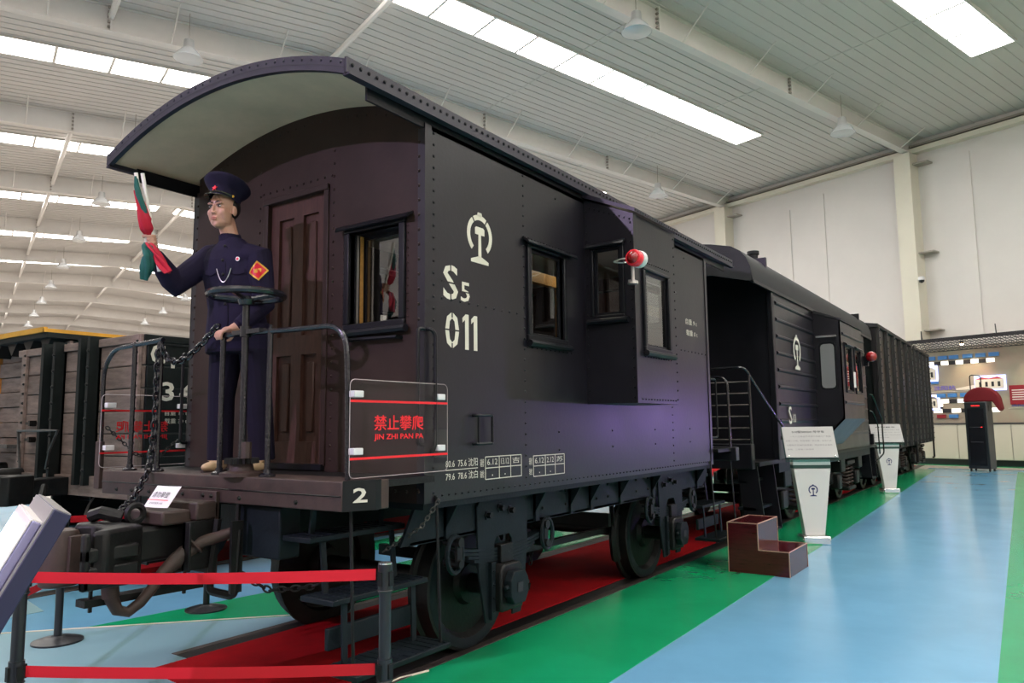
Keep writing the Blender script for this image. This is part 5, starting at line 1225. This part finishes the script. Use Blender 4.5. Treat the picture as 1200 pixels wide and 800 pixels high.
def belt(a, c, z, label, z2=None):
    a, c = Vector(a), Vector(c); d = (c - a).normalized(); a = a + d * .042; c = c - d * .042
    b = MB(); n = 12; A = []; B = []; sag = .012
    for i in range(n + 1):
        t = i / n; p = a + (c - a) * t; zz = (z + ((z2 or z) - z) * t) - sag * 4 * t * (1 - t)
        A.append((p.x, p.y, zz - .024)); B.append((p.x, p.y, zz + .024))
    sd = d.cross(Vector((0, 0, 1))) if len(d) == 3 else Vector((d.y, -d.x, 0)); off = sd * .0012
    A = [Vector(p) for p in A]; B = [Vector(p) for p in B]
    b.strip([p + off for p in A], [p + off for p in B]); b.strip([p - off for p in A][::-1], [p - off for p in B][::-1])
    tag(b.build('barrier_belt', 'belt_red', smooth=False), label, 'belt', 'red barrier belts')
v3 = lambda p: (p[0], p[1], 0)
belt(v3(S1), v3(S4), .855, 'upper red barrier belt stretched in front of the coupler to the nearest post')
belt(v3(S1), v3(S4), .455, 'lower red barrier belt at the bottom edge, to the nearest post')
belt(v3(S2), v3(S3), .855, 'upper red barrier belt between the two posts behind the front coupler')
belt(v3(S2), v3(S3), .455, 'lower red barrier belt between the two posts behind the front coupler')
belt(v3(S2), v3(S5), .455, 'lower red barrier belt slanting from the coupler-side post behind the kiosk')
belt(v3(S2), v3(S5), .855, 'upper red barrier belt running off to the left from the coupler-side post')

# brown two-step block
sb = thing('step_block', 'dark red laminate two-step wooden block beside the caboose rear', 'step', (-2.36, 8.04, 0))
b = MB(); b.prism([(-2.655, 0), (-2.055, 0), (-2.055, .242), (-2.35, .242), (-2.35, .498), (-2.655, .498)], (0, 7.69, 0), X_, Z_, (0, .70, 0)); b.build('body', 'laminate', sb, smooth=False)
for (p, q_) in (((-2.655, .498), (-2.35, .498)), ((-2.35, .498), (-2.35, .242)), ((-2.35, .242), (-2.055, .242)), ((-2.055, .242), (-2.055, 0)), ((-2.655, 0), (-2.655, .498))):
    b = MB()
    for y in (7.69, 8.39): b.bar((p[0], y, p[1]), (q_[0], y, q_[1]), .008, .008)
    b.split('edge_trim', 'trim_wood', sb, smooth=False)
for (x, z) in ((-2.655, .498), (-2.35, .498), (-2.055, .242)):
    b = MB(); b.bar((x, 7.69, z), (x, 8.39, z), .008, .008); b.build('edge_trim', 'trim_wood', sb, smooth=False)

# information stands
def sign_stand(x, y, rz, label, title):
    t = thing('information_stand', label, 'sign', (x, y, 0), rz, 'white information stands'); t['_local'] = 1
    b = MB(); b.box(-.17, .17, -.14, .14, 0, .11); b.build('base', 'chrome', t, bevel=.02)
    b = MB(); w0, w1 = .118, .225
    P0 = [(-w0, -.07, .11), (w0, -.07, .11), (w0, .07, .11), (-w0, .07, .11)]; P1 = [(-w1, -.07, .93), (w1, -.07, .93), (w1, .07, .93), (-w1, .07, .93)]
    b.add(P0 + P1, [(0, 3, 2, 1), (4, 5, 6, 7), (0, 1, 5, 4), (1, 2, 6, 5), (2, 3, 7, 6), (3, 0, 4, 7)]); b.build('column', 'sign_white', t, bevel=.006)
    b = MB(); b.box(-.228, .228, -.075, .075, .93, .972); b.build('collar', 'sign_green', t)
    b = MB(); b.box(-.225, .225, -.072, .072, .972, 1.035); b.build('head', 'sign_white', t)
    U_ = V(1, 0, 0); W_ = V(0, .40, .917); Nn = U_.cross(W_)
    c = V(0, -.03, 1.235)
    b = MB(); b.obox(c + Nn * .012 * -1, U_ * .325, W_ * .235, Nn * .004); gl = b.build('glass_back', 'sign_glass', t, smooth=False)
    b = MB(); b.obox(c + V(0, 0, .02), U_ * .315, W_ * .205, Nn * .006); bd = b.build('board', 'sign_board', t, smooth=False)
    bc = c + V(0, 0, .02) + Nn * .007
    text('title', title, 'ink', bd, bc + W_ * .135, U_, W_, .40, .032, bold=.01)
    for i, (s_, w_) in enumerate((('一九八三年由齐齐哈尔车辆工厂制造', .50), ('自重二十吨，构造速度一百公里，全长八米', .56), ('主要用于货物列车尾部，供运转车长乘务', .56), ('使用，二零零八年停用', .32))):
        text('body_text', s_, 'ink_grey', bd, bc + W_ * (.072 - .058 * i) + U_ * ((-.01 if i else .02) - (.12 if i == 3 else 0)), U_, W_, w_, .022)
    crh_logo('railway_emblem', 'ink_blue', t, (0, -.0715, .66), (1, 0, 0), (0, 0, 1), .145)
    for sx in (-1, 1):
        q = MB(); q.lathe([(.012, 0), (.012, .012), (.008, .018)], c + U_ * (sx * .28) - W_ * .17 + Nn * .005, Nn, n=8); q.build('stud', 'chrome', bd)
    return t
sign_stand(-2.36, 10.0, math.radians(30), 'white tapered information stand behind the two-step block', 'S10型500041号守车')
sign_stand(-2.62, 17.80, math.radians(30), 'white tapered information stand farther back, beside the covered wagon', 'P1型棚车')

# server rack with a red arch on it
rk = thing('equipment_rack', 'black equipment rack with glass door standing near the route display', 'rack', (-1.42, 26.42, 0), math.radians(-17.5)); rk['_local'] = 1
b = MB(); b.box(-.30, .30, -.02, .42, .08, 2.06); b.build('cabinet', 'rack_side', rk, bevel=.01)
b = MB(); b.box(-.29, .29, -.035, -.02, .10, 2.03); dr = b.build('door', 'rack_black', rk, bevel=.006)
b = MB(); b.box(-.22, .22, -.040, -.035, .18, 1.86); b.build('door_glass', 'gloss_black', dr)
b = MB()
for x in (-.10, .02): b.box(x, x + .10, -.043, -.036, 1.93, 1.95)
b.build('led_display', 'led_red', dr)
b = MB()
for z in (1.30, .86): b.box(-.18, .16, -.042, -.036, z, z + .018)
b.build('equipment_panel', 'rack_side', dr)
b = MB(); b.box(.12, .16, -.043, -.041, 1.30, 1.315); b.build('indicator', 'led_red', dr)
for x in (-.25, .25):
    for y in (.03, .37):
        b = MB(); b.cyl((x - .015, y, .04), (x + .015, y, .04), .04, n=12); b.box(x - .02, x + .02, y - .02, y + .02, .05, .09); b.build('castor', 'dark_iron', rk)
b = MB(); b.box(.301, .303, .10, .18, 1.78, 1.95); b.build('vent', 'ink', rk)
ar = thing('padded_cover', 'red padded dome cover on top of the equipment rack', 'cover', tuple(Vector((-1.24, 26.62, 2.06))), math.radians(-17.5)); ar['_local'] = 1
b = MB(); n_ = 16; rad = .50
outer = [(rad * math.cos(math.pi * i / n_), .44 * math.sin(math.pi * i / n_)) for i in range(n_ + 1)]
b.prism([(.46, -.30), (.54, -.22)] + outer[0:] + [(-.46, 0)] + [(.30, 0.0)], (0, -.12, 0), X_, Z_, (0, .26, 0)); b.build('dome', 'arch_red', ar, bevel=.05)
b = MB(); b.tube(round_path([(-.30, .0, .30), (-.30, .0, .82), (0, .0, .78), (0, 0, .42)], .08), .016, 6); b.build('wire_handle', 'gloss_black', ar)

# tilted touch-screen kiosk in the foreground
KB = Vector((0, 0, 0))
kd = -HN * math.cos(math.radians(63)) - HZ * math.sin(math.radians(63))      # down along the slab
kt = HN * math.sin(math.radians(63)) - HZ * math.cos(math.radians(63))       # towards the back of the slab
kb = Vector((-2.606, 1.185, 1.25))
KW, KL, KT = .70, 1.02, .056
kk = thing('info_kiosk', 'grey tilted touch-screen kiosk with glowing screen in the left foreground', 'kiosk', (kb.x, kb.y, 0))
def kbox(name, w0, w1, l0, l1, t0, t1, m, parent=kk, bevel=0):
    q = MB(); q.obox(kb + HU * ((w0 + w1) / 2) + kd * ((l0 + l1) / 2) + kt * ((t0 + t1) / 2), HU * ((w1 - w0) / 2), kd * ((l1 - l0) / 2), kt * ((t1 - t0) / 2)); return q.build(name, m, parent, bevel=bevel)
hs = kbox('housing', 0, KW, 0, KL, 0, KT, 'kiosk_side', bevel=.004)
kbox('housing_front', .004, KW - .004, .002, KL, -.004, .002, 'kiosk_grey', hs)
kbox('housing_top', .003, KW - .003, -.003, .002, .004, KT - .004, 'kiosk_grey', hs)
kbox('bezel', .035, KW - .035, .055, KL - .08, -.035, -.004, 'kiosk_trim', hs, .006)
kbox('bezel_top', .037, KW - .037, .052, .06, -.034, -.004, 'sign_white', hs)
kbox('bezel_face', .036, KW - .036, .056, KL - .09, -.040, -.035, 'sign_white', hs, .003)
kbox('screen', .065, KW - .065, .085, KL - .14, -.043, -.040, 'screen', hs)
c0 = kb + HU * (KW * .62) + kd * (KL * .80) + kt * .02
q = MB(); q.obox((c0.x, c0.y, .35), HU * .20, HN * .09, HZ * .35); q.obox((c0.x, c0.y, .02), HU * .30, HN * .28, HZ * .02); q.build('pedestal', 'kiosk_side', kk, bevel=.01)
# ================================================================ CONDUCTOR FIGURE
PZ = ZF - .010
per = thing('person', 'conductor figure in navy uniform and peaked cap holding up furled flags on the platform', 'person', (-4.10, 2.93, ZF))
pf = Vector((.42, -.91, 0)).normalized(); pr = Vector((pf.y, -pf.x, 0))          # facing, right-hand side
hf = Vector((.30, -.954, -.03)).normalized(); hr = Vector((hf.y, -hf.x, 0)).normalized(); hu = hr.cross(hf).normalized()
def ell(mb, c, rads, ax, n=16, m=10):
    c = Vector(c); a, d, u = ax; vs = []; fs = []
    for j in range(m + 1):
        t = math.pi * j / m
        for i in range(n):
            p = 2 * math.pi * i / n
            vs.append(c + a * (rads[0] * math.sin(t) * math.cos(p)) + d * (rads[1] * math.sin(t) * math.sin(p)) + u * (rads[2] * math.cos(t)))
    for j in range(m):
        for i in range(n): fs.append((j * n + i, (j + 1) * n + i, (j + 1) * n + (i + 1) % n, j * n + (i + 1) % n))
    mb.add(vs, fs)
def loft(mb, rings, n=24):
    """rings: (centre, radius along a, radius along d, a, d)"""
    vs = []; fs = []
    for c, ra, rd, a, d in rings:
        c = Vector(c)
        for i in range(n):
            p = 2 * math.pi * i / n; vs.append(c + a * (ra * math.cos(p)) + d * (rd * math.sin(p)))
    for j in range(len(rings) - 1):
        for i in range(n): fs.append((j * n + i, (j + 1) * n + i, (j + 1) * n + (i + 1) % n, j * n + (i + 1) % n))
    fs += [tuple(range(n)), tuple(range(len(rings) * n - 1, (len(rings) - 1) * n - 1, -1))]
    mb.add(vs, fs)
J = {'Rsh': (-4.250, 2.800, 2.590), 'Rel': (-4.340, 2.606, 2.395), 'Rwr': (-4.290, 2.438, 2.542), 'Rhand': (-4.270, 2.381, 2.612),
     'Lsh': (-3.905, 2.900, 2.560), 'Lel': (-3.854, 2.905, 2.253), 'Lwr': (-3.862, 2.735, 2.105), 'Lhand': (-3.885, 2.672, 2.075),
     'Rhip': (-4.163, 2.874, 2.10), 'Rkn': (-4.210, 2.870, 1.70), 'Ran': (-4.258, 2.906, 1.31), 'Lhip': (-3.990, 2.935, 2.10), 'Lkn': (-3.965, 2.965, 1.695), 'Lan': (-3.985, 3.020, 1.31)}
J = {k: Vector(v) for k, v in J.items()}
Hc = Vector((-4.112, 2.775, 2.868))
def hp_(a, d, u): return Hc + hr * a + hf * d + hu * u
body = MB()
# trunk with jacket skirt
sp_ = lambda z: Vector((-4.085, 2.885, z)).lerp(Vector((-4.092, 2.838, z)), max(0, min(1, (z - 2.1) / .5)))
loft(body, [(sp_(z), w, d, pr, pf) for z, w, d in ((1.965, .198, .150), (2.02, .205, .152), (2.12, .200, .145), (2.24, .180, .128), (2.36, .192, .130), (2.46, .205, .132), (2.54, .205, .125), (2.60, .175, .105), (2.645, .115, .085), (2.69, .068, .070))])
# legs
for s in 'RL':
    h, k, a = J[s + 'hip'], J[s + 'kn'], J[s + 'an']
    body.tube([h + Vector((0, 0, .05)), h, h.lerp(k, .5), k, k.lerp(a, .45), a - Vector((0, 0, .005))], [.105, .108, .098, .082, .080, .078], 16)
    ft = a + pf * .05 + Vector((0, 0, -.045))
    ell(body, a + Vector((0, 0, -.03)), (.045, .055, .045), (pr, pf, Vector((0, 0, 1))))
    ell(body, a + pf * .075 + Vector((0, 0, -.045)), (.044, .115, .033), (pr, pf, Vector((0, 0, 1))))
# arms
sh = J['Rsh']; body.tube([sh + Vector((.07, .03, .0)), sh, sh.lerp(J['Rel'], .5), J['Rel'].lerp(sh, .12), J['Rel'] + Vector((.0, .01, -.01)), J['Rel'].lerp(J['Rwr'], .15), J['Rel'].lerp(J['Rwr'], .5), J['Rwr']], [.085, .085, .080, .074, .070, .070, .062, .048], 16)
sh = J['Lsh']; body.tube([sh + Vector((-.08, -.03, .01)), sh, sh.lerp(J['Lel'], .5), J['Lel'], J['Lel'].lerp(J['Lwr'], .5), J['Lwr']], [.085, .084, .074, .064, .056, .045], 16)
# neck and head
body.tube([Vector((-4.098, 2.832, 2.66)), Vector((-4.105, 2.812, 2.74)), hp_(0, -.02, -.06)], [.056, .053, .055], 16)
HA = (hr, hf, hu)
ell(body, hp_(0, -.012, .035), (.076, .096, .090), HA, 24, 14); ell(body, hp_(0, .022, -.030), (.064, .070, .090), HA, 24, 14)
ell(body, hp_(0, .034, -.085), (.050, .050, .040), HA); ell(body, hp_(0, .066, -.106), (.022, .020, .018), HA)
body.tube([hp_(0, .086, .012), hp_(0, .098, -.010), hp_(0, .101, -.030)], [.009, .010, .0115], 10); ell(body, hp_(0, .100, -.036), (.0115, .013, .010), HA)
for s in (-1, 1):
    ell(body, hp_(s * .012, .095, -.039), (.009, .010, .008), HA); ell(body, hp_(s * .030, .078, .026), (.027, .014, .009), HA); ell(body, hp_(s * .043, .058, -.030), (.024, .026, .026), HA)
    ell(body, hp_(s * .080, -.004, -.014), (.011, .022, .033), HA); ell(body, hp_(s * .048, .02, -.072), (.018, .038, .034), HA); ell(body, hp_(s * .050, .030, -.045), (.018, .042, .045), HA)
ell(body, hp_(0, .090, -.066), (.022, .009, .006), HA); ell(body, hp_(0, .088, -.077), (.019, .009, .006), HA)
# right hand closed round the flag staffs
stT, stB = Vector((-4.252, 2.297, 3.004)), Vector((-4.264, 2.433, 2.438)); sdir = (stT - stB).normalized()
def on_staff(z): return stB + sdir * ((z - stB.z) / sdir.z)
def perp(v, ax): return (v - ax * v.dot(ax)).normalized()
rh = on_staff(2.612); pa = perp(J['Rwr'] - rh, sdir); pb = sdir.cross(pa)
ell(body, rh + pa * .036 + pb * .006, (.024, .022, .044), (pa, pb, sdir)); body.tube([J['Rwr'], rh + pa * .045], [.032, .028], 12)
for k in range(4):
    c = rh + sdir * (.030 - .020 * k); R = .030 if k < 3 else .027
    body.tube([c + pa * (R * math.cos(t)) - pb * (R * math.sin(t)) for t in [math.radians(a) for a in (-10, 25, 60, 95, 130, 165, 200)]], [.0105, .0105, .010, .010, .0095, .009, .0075], 8)
body.tube([rh + pa * .030 + pb * .018 + sdir * .028, rh + pb * .031 + sdir * .034, rh + pb * .026 - pa * .022 + sdir * .036, rh - pa * .034 + pb * .006 + sdir * .036], [.012, .0115, .011, .008], 8)
# left hand resting over the hand rail
lh = J['Lhand']; rc = Vector((-3.905, PY, 2.045)); ea = Vector((1, 0, 0))
ell(body, Vector((-3.893, 2.685, 2.083)), (.042, .034, .018), (Vector((1, 0, 0)), Vector((0, 1, 0)), Vector((0, 0, 1)))); body.tube([J['Lwr'], Vector((-3.882, 2.698, 2.086))], [.034, .026], 12)
for k in range(4):
    c = rc + ea * (.024 - .0195 * k); R = .030
    body.tube([c + Vector((-.004 * i, -R * math.sin(math.radians(a)), R * math.cos(math.radians(a)))) for i, a in enumerate((-20, 15, 45, 75, 105, 140))], [.0110, .0108, .0102, .0098, .0092, .0075], 8)
body.tube([Vector((-3.870, 2.700, 2.072)), Vector((-3.868, 2.698, 2.045)), Vector((-3.880, 2.690, 2.022)), Vector((-3.898, 2.680, 2.016))], [.0125, .012, .011, .008], 8)
tmp = body.build('person_source', 'navy', None)
rm = tmp.modifiers.new('remesh', 'REMESH'); rm.mode = 'VOXEL'; rm.voxel_size = .0048
sm = tmp.modifiers.new('smooth', 'SMOOTH'); sm.factor = .5; sm.iterations = 5
dg = bpy.context.evaluated_depsgraph_get(); dg.update()
me = bpy.data.meshes.new_from_object(tmp.evaluated_get(dg)); bpy.data.objects.remove(tmp)
me.name = 'body'; me.materials.clear()
for m_ in ('navy', 'navy_dark', 'skin', 'shoe_tan'): me.materials.append(MATS[m_])
idx = []
for p in me.polygons:
    c = p.center
    k = 0
    if (c - rh).length < .085 and (c - J['Rwr']).length > .045: k = 2
    elif (c - Vector((-3.895, 2.68, 2.06))).length < .075 and (c - J['Lwr']).length > .032: k = 2
    elif c.z > 2.715 and (c - Hc).length < .2: k = 2
    elif c.z < 1.305: k = 3
    elif c.z < 1.985: k = 1
    idx.append(k)
me.polygons.foreach_set('material_index', idx); me.polygons.foreach_set('use_smooth', [True] * len(idx))
for v in me.vertices: v.co = v.co - Vector(per.location)
me.update(); bo = bpy.data.objects.new('body', me); COL.objects.link(bo); bo.parent = per
# shoe soles
for s in 'RL':
    a = J[s + 'an']; b = MB(); b.prism([(.045 * math.cos(t) * (1 if math.sin(t) > 0 else .9), .135 * math.sin(t) + .06) for t in [2 * math.pi * i / 18 for i in range(18)]], Vector((a.x, a.y, ZF - .009)), pr, pf, (0, 0, .018)); b.build('shoe_sole', 'rust_brown', per)
# face details
for s in (-1, 1):
    b = MB(); ell(b, hp_(s * .030, .0795, .006), (.0150, .0075, .0068), HA, 12, 8); e = b.build('eye', 'eye_white', per)
    b = MB(); ell(b, hp_(s * .029, .0860, .006), (.0076, .0030, .0070), HA, 10, 6); b.build('iris', 'hair', e)
    b = MB(); b.tube([hp_(s * .013, .0875, .011), hp_(s * .030, .0880, .0145), hp_(s * .043, .077, .009)], .0022, 6); b.build('eyelid', 'hair', e)
    b = MB(); b.tube([hp_(s * .012, .0935, .0285), hp_(s * .030, .0890, .033), hp_(s * .046, .078, .030)], [.003, .004, .002], 6); b.build('eyebrow', 'hair', per)
b = MB(); b.tube([hp_(-.021, .0915, -.068), hp_(0, .0985, -.0665), hp_(.021, .0915, -.068)], [.002, .0040, .002], 6); b.tube([hp_(-.018, .0905, -.0765), hp_(0, .0965, -.0785), hp_(.018, .0905, -.0765)], [.002, .0044, .002], 6); b.build('lips', 'lip', per)
b = MB(); ell(b, hp_(0, -.034, .022), (.086, .078, .086), HA, 24, 14); 
b.build('hair', 'hair', per)
# peaked cap
tl = math.radians(19); cf = (hf * math.cos(tl) + hu * math.sin(tl)).normalized(); cu = hr.cross(cf).normalized(); CO = hp_(0, -.008, .058)
def capring(h, rx, ry, sh_=0.0, n=32): return [CO + cu * h + cf * sh_ + hr * (rx * math.cos(2 * math.pi * i / n)) + cf * (ry * math.sin(2 * math.pi * i / n)) for i in range(n)]
def caploft(name, rings, m, par):
    vs = []; fs = []; n = 32
    for r in rings: vs += capring(*r)
    for j in range(len(rings) - 1):
        for i in range(n): fs.append((j * n + i, j * n + (i + 1) % n, (j + 1) * n + (i + 1) % n, (j + 1) * n + i))
    fs.append(tuple(range((len(rings) - 1) * n, len(rings) * n)))
    b = MB(); b.add(vs, fs); return b.build(name, m, par, ang=1.0)
cap = caploft('cap', [(-.012, .086, .104), (.010, .087, .105), (.040, .088, .106), (.052, .092, .110), (.075, .112, .130, .004), (.098, .130, .148, .006), (.112, .136, .154, .006), (.122, .130, .148, .006), (.130, .100, .118, .004), (.134, .05, .06, .0), (.135, .01, .01)], 'navy', per)
b = MB(); A = []; B = []
for i in range(15):
    t = math.radians(22 + 136 * i / 14); w = math.sin(math.pi * (i / 14))
    A.append(CO + cu * -.006 + hr * (.087 * math.cos(t)) + cf * (.105 * math.sin(t))); B.append(CO + cu * (-.006 - .030 * w) + hr * (.092 * math.cos(t)) + cf * (.105 * math.sin(t) + .048 * w))
b.strip(A, B); b.strip([p - cu * .004 for p in A][::-1], [p - cu * .004 for p in B][::-1]); b.strip(B, [p - cu * .004 for p in B]); b.build('visor', 'visor', cap)
b = MB(); b.tube([CO + cu * (.004 + .002 * math.sin(math.pi * i / 14)) + hr * (.0895 * math.cos(math.radians(20 + 140 * i / 14))) + cf * (.108 * math.sin(math.radians(20 + 140 * i / 14))) for i in range(15)], .0045, 6); b.build('chin_strap', 'visor', cap)
for s in (-1, 1):
    b = MB(); ell(b, CO + cu * .005 + hr * (s * .088) + cf * .034, (.008, .008, .008), HA, 10, 8); b.build('cap_button', 'gold', cap)
sc = CO + cu * .028 + cf * .1065; b = MB(); P = []
for i in range(10):
    r_ = .019 if i % 2 == 0 else .008; a = math.pi / 2 + i * math.pi / 5; P.append((r_ * math.cos(a), r_ * math.sin(a)))
b.prism(P, sc, hr * -1, cu, cf * .006); b.build('star_badge', 'star_red', cap)
# jacket details
b = MB(); n_ = 24; rings = []
cc = Vector((-4.100, 2.830, 2.665)); cn = Vector((-.05, -.28, 1)).normalized(); cx_ = pr; cy_ = cn.cross(pr).normalized() * -1
lo_, hi_ = [], []
for i in range(n_ + 1):
    t = 2 * math.pi * i / n_; lo_.append(cc + cx_ * (.074 * math.cos(t)) + cy_ * (.072 * math.sin(t))); hi_.append(cc + cn * .052 + cx_ * (.066 * math.cos(t)) + cy_ * (.064 * math.sin(t)))
b.strip(lo_, hi_); b.strip([p.lerp(cc + cn * .03, .06) for p in hi_], [p.lerp(cc, .06) for p in lo_]); b.strip(hi_, [p.lerp(cc + cn * .052, .08) for p in hi_]); b.build('collar', 'navy', per)
def front(z, side, lift=.004):
    """point on the front of the jacket at height z, side>0 = his right"""
    tab = ((1.965, .198, .150), (2.12, .200, .145), (2.24, .180, .128), (2.36, .192, .130), (2.46, .205, .132), (2.54, .205, .125), (2.60, .175, .105), (2.645, .115, .085))
    for i in range(len(tab) - 1):
        if tab[i][0] <= z <= tab[i + 1][0]:
            t = (z - tab[i][0]) / (tab[i + 1][0] - tab[i][0]); w = tab[i][1] + t * (tab[i + 1][1] - tab[i][1]); d = tab[i][2] + t * (tab[i + 1][2] - tab[i][2]); break
    return sp_(z) + pr * side + pf * (d * math.sqrt(max(0, 1 - (side / w) ** 2)) + lift)
for z in (2.625, 2.53, 2.44, 2.35, 2.26):
    b = MB(); p = front(z, 0.0, .001); ell(b, p, (.010, .006, .010), (pr, pf, Vector((0, 0, 1))), 10, 6); b.build('button', 'dark_iron', per)
b = MB(); b.tube([front(z, -.018, .001) for z in (2.62, 2.5, 2.4, 2.3, 2.2, 2.1, 2.0)], .003, 5); b.build('front_seam', 'navy_dark', per)
for s in (-1, 1):
    b = MB(); A = [front(2.478, s * (.045 + .085 * i / 6), .006) for i in range(7)]; B = [front(2.452 - .014 * math.sin(math.pi * i / 6), s * (.045 + .085 * i / 6), .008) for i in range(7)]
    b.strip(A, B); b.strip([p - pf * .006 for p in A], A); b.strip(B, [p - pf * .008 for p in B]); b.build('pocket_flap', 'navy', per)
b = MB(); p0, p1 = front(2.475, .035, .008), front(2.475, -.060, .010)
b.tube([p0.lerp(p1, i / 10) + Vector((0, 0, -.085 * 4 * (i / 10) * (1 - i / 10))) + pf * .004 for i in range(11)], .0028, 5); b.build('watch_chain', 'silver', per)
b = MB(); p = front(2.535, -.095, .004); b.lathe([(.014, 0), (.014, .003), (.010, .005), (0, .005)], p, pf, n=14); bd = b.build('badge', 'white_plastic', per)
b = MB(); b.lathe([(.009, .005), (.008, .006), (0, .006)], p, pf, n=12); b.build('badge_emblem', 'star_red', bd)
# armband on the left sleeve, facing outward
am = J['Lsh'].lerp(J['Lel'], .36); ax_ = (J['Lel'] - J['Lsh']).normalized(); ao = Vector((.62, -.78, 0)); ao = perp(ao, ax_); at_ = ax_.cross(ao) * -1
def armpatch(w, h, lift, name, m, par):
    b = MB(); n = 10; r = .079 + lift
    A = []; B = []
    for i in range(n + 1):
        u_ = -1 + 2 * i / n; a = u_ * w / r; hh = h * (1 - abs(u_)) + .002
        q_ = am + (ao * math.cos(a) + at_ * math.sin(a)) * r
        A.append(q_ + ax_ * hh); B.append(q_ - ax_ * hh)
    b.strip(A, B); b.strip(A[::-1], B[::-1]); return b.build(name, m, par)
ab = armpatch(.066, .062, .002, 'armband', 'gold', per); armpatch(.052, .049, .0035, 'armband_field', 'star_red', ab)
text('armband_text', '运转', 'gold', ab, am + ao * .0835, at_ * -1 if (at_ * -1).x > 0 else at_, -ax_, .048, .026, bold=.02)
# ---- flags
def cloth(path, radii, m, parent, name='cloth', lobes=5, amp=.28, n=30, tw=2.2):
    P = [Vector(p) for p in path]
    # resample
    out = []; 
    for i in range(len(P) - 1):
        for k in range(5): t = k / 5; out.append((P[i].lerp(P[i + 1], t), radii[i] + (radii[i + 1] - radii[i]) * t))
    out.append((P[-1], radii[-1])); N = len(out); vs = []; fs = []; u = None
    for i, (p, r) in enumerate(out):
        d = (out[min(i + 1, N - 1)][0] - out[max(i - 1, 0)][0]).normalized()
        if u is None: u, v = frame_from(d)
        else: u = (u - d * u.dot(d)).normalized(); v = d.cross(u)
        for k in range(n):
            a = 2 * math.pi * k / n; rr = r * (1 - amp + amp * math.cos(lobes * a + tw * i / N * 3)) 
            vs.append(p + u * (rr * math.cos(a)) + v * (rr * .62 * math.sin(a)))
    for i in range(N - 1):
        for k in range(n): fs.append((i * n + k, i * n + (k + 1) % n, (i + 1) * n + (k + 1) % n, (i + 1) * n + k))
    fs += [tuple(range(n - 1, -1, -1)), tuple(range((N - 1) * n, N * n))]
    b = MB(); b.add(vs, fs); return b.build(name, m, parent, ang=1.3)
fr_ = thing('signal_flag', 'furled red signal flag on a white staff raised in the conductor figure hand', 'flag', tuple(stB))
fg_ = thing('signal_flag', 'furled green signal flag with hanging tail raised in the conductor figure hand', 'flag', tuple(stB + Vector((.01, 0, 0))))
off = Vector((.019, .013, 0))
b = MB(); b.cyl(stB + off, stT + off, .011, n=10); b.build('staff', 'stick_white', fr_)
b = MB(); b.cyl(stB - off, stT - off * .7 + Vector((0, 0, .004)), .011, n=10); b.build('staff', 'stick_white', fg_)
cloth([(-4.258, 2.292, 2.90), (-4.243, 2.312, 2.82), (-4.233, 2.338, 2.73), (-4.240, 2.358, 2.68), (-4.252, 2.372, 2.645)], [.018, .030, .044, .044, .020], 'flag_red', fr_, amp=.16)
cloth([(-4.252, 2.376, 2.60), (-4.214, 2.366, 2.575), (-4.178, 2.388, 2.52), (-4.150, 2.412, 2.465), (-4.125, 2.435, 2.415)], [.018, .028, .034, .040, .030], 'flag_red', fr_, lobes=3, amp=.38)
cloth([(-4.262, 2.288, 2.985), (-4.256, 2.290, 2.93), (-4.244, 2.300, 2.87), (-4.228, 2.322, 2.80), (-4.215, 2.335, 2.765)], [.010, .017, .022, .020, .008], 'flag_green', fg_, amp=.15)
cloth([(-4.262, 2.372, 2.60), (-4.222, 2.352, 2.565), (-4.203, 2.354, 2.51), (-4.212, 2.354, 2.44), (-4.240, 2.356, 2.372)], [.018, .034, .050, .046, .026], 'flag_green', fg_, lobes=3, amp=.34)
for o in bpy.data.objects:
    if '_local' in o: del o['_local']
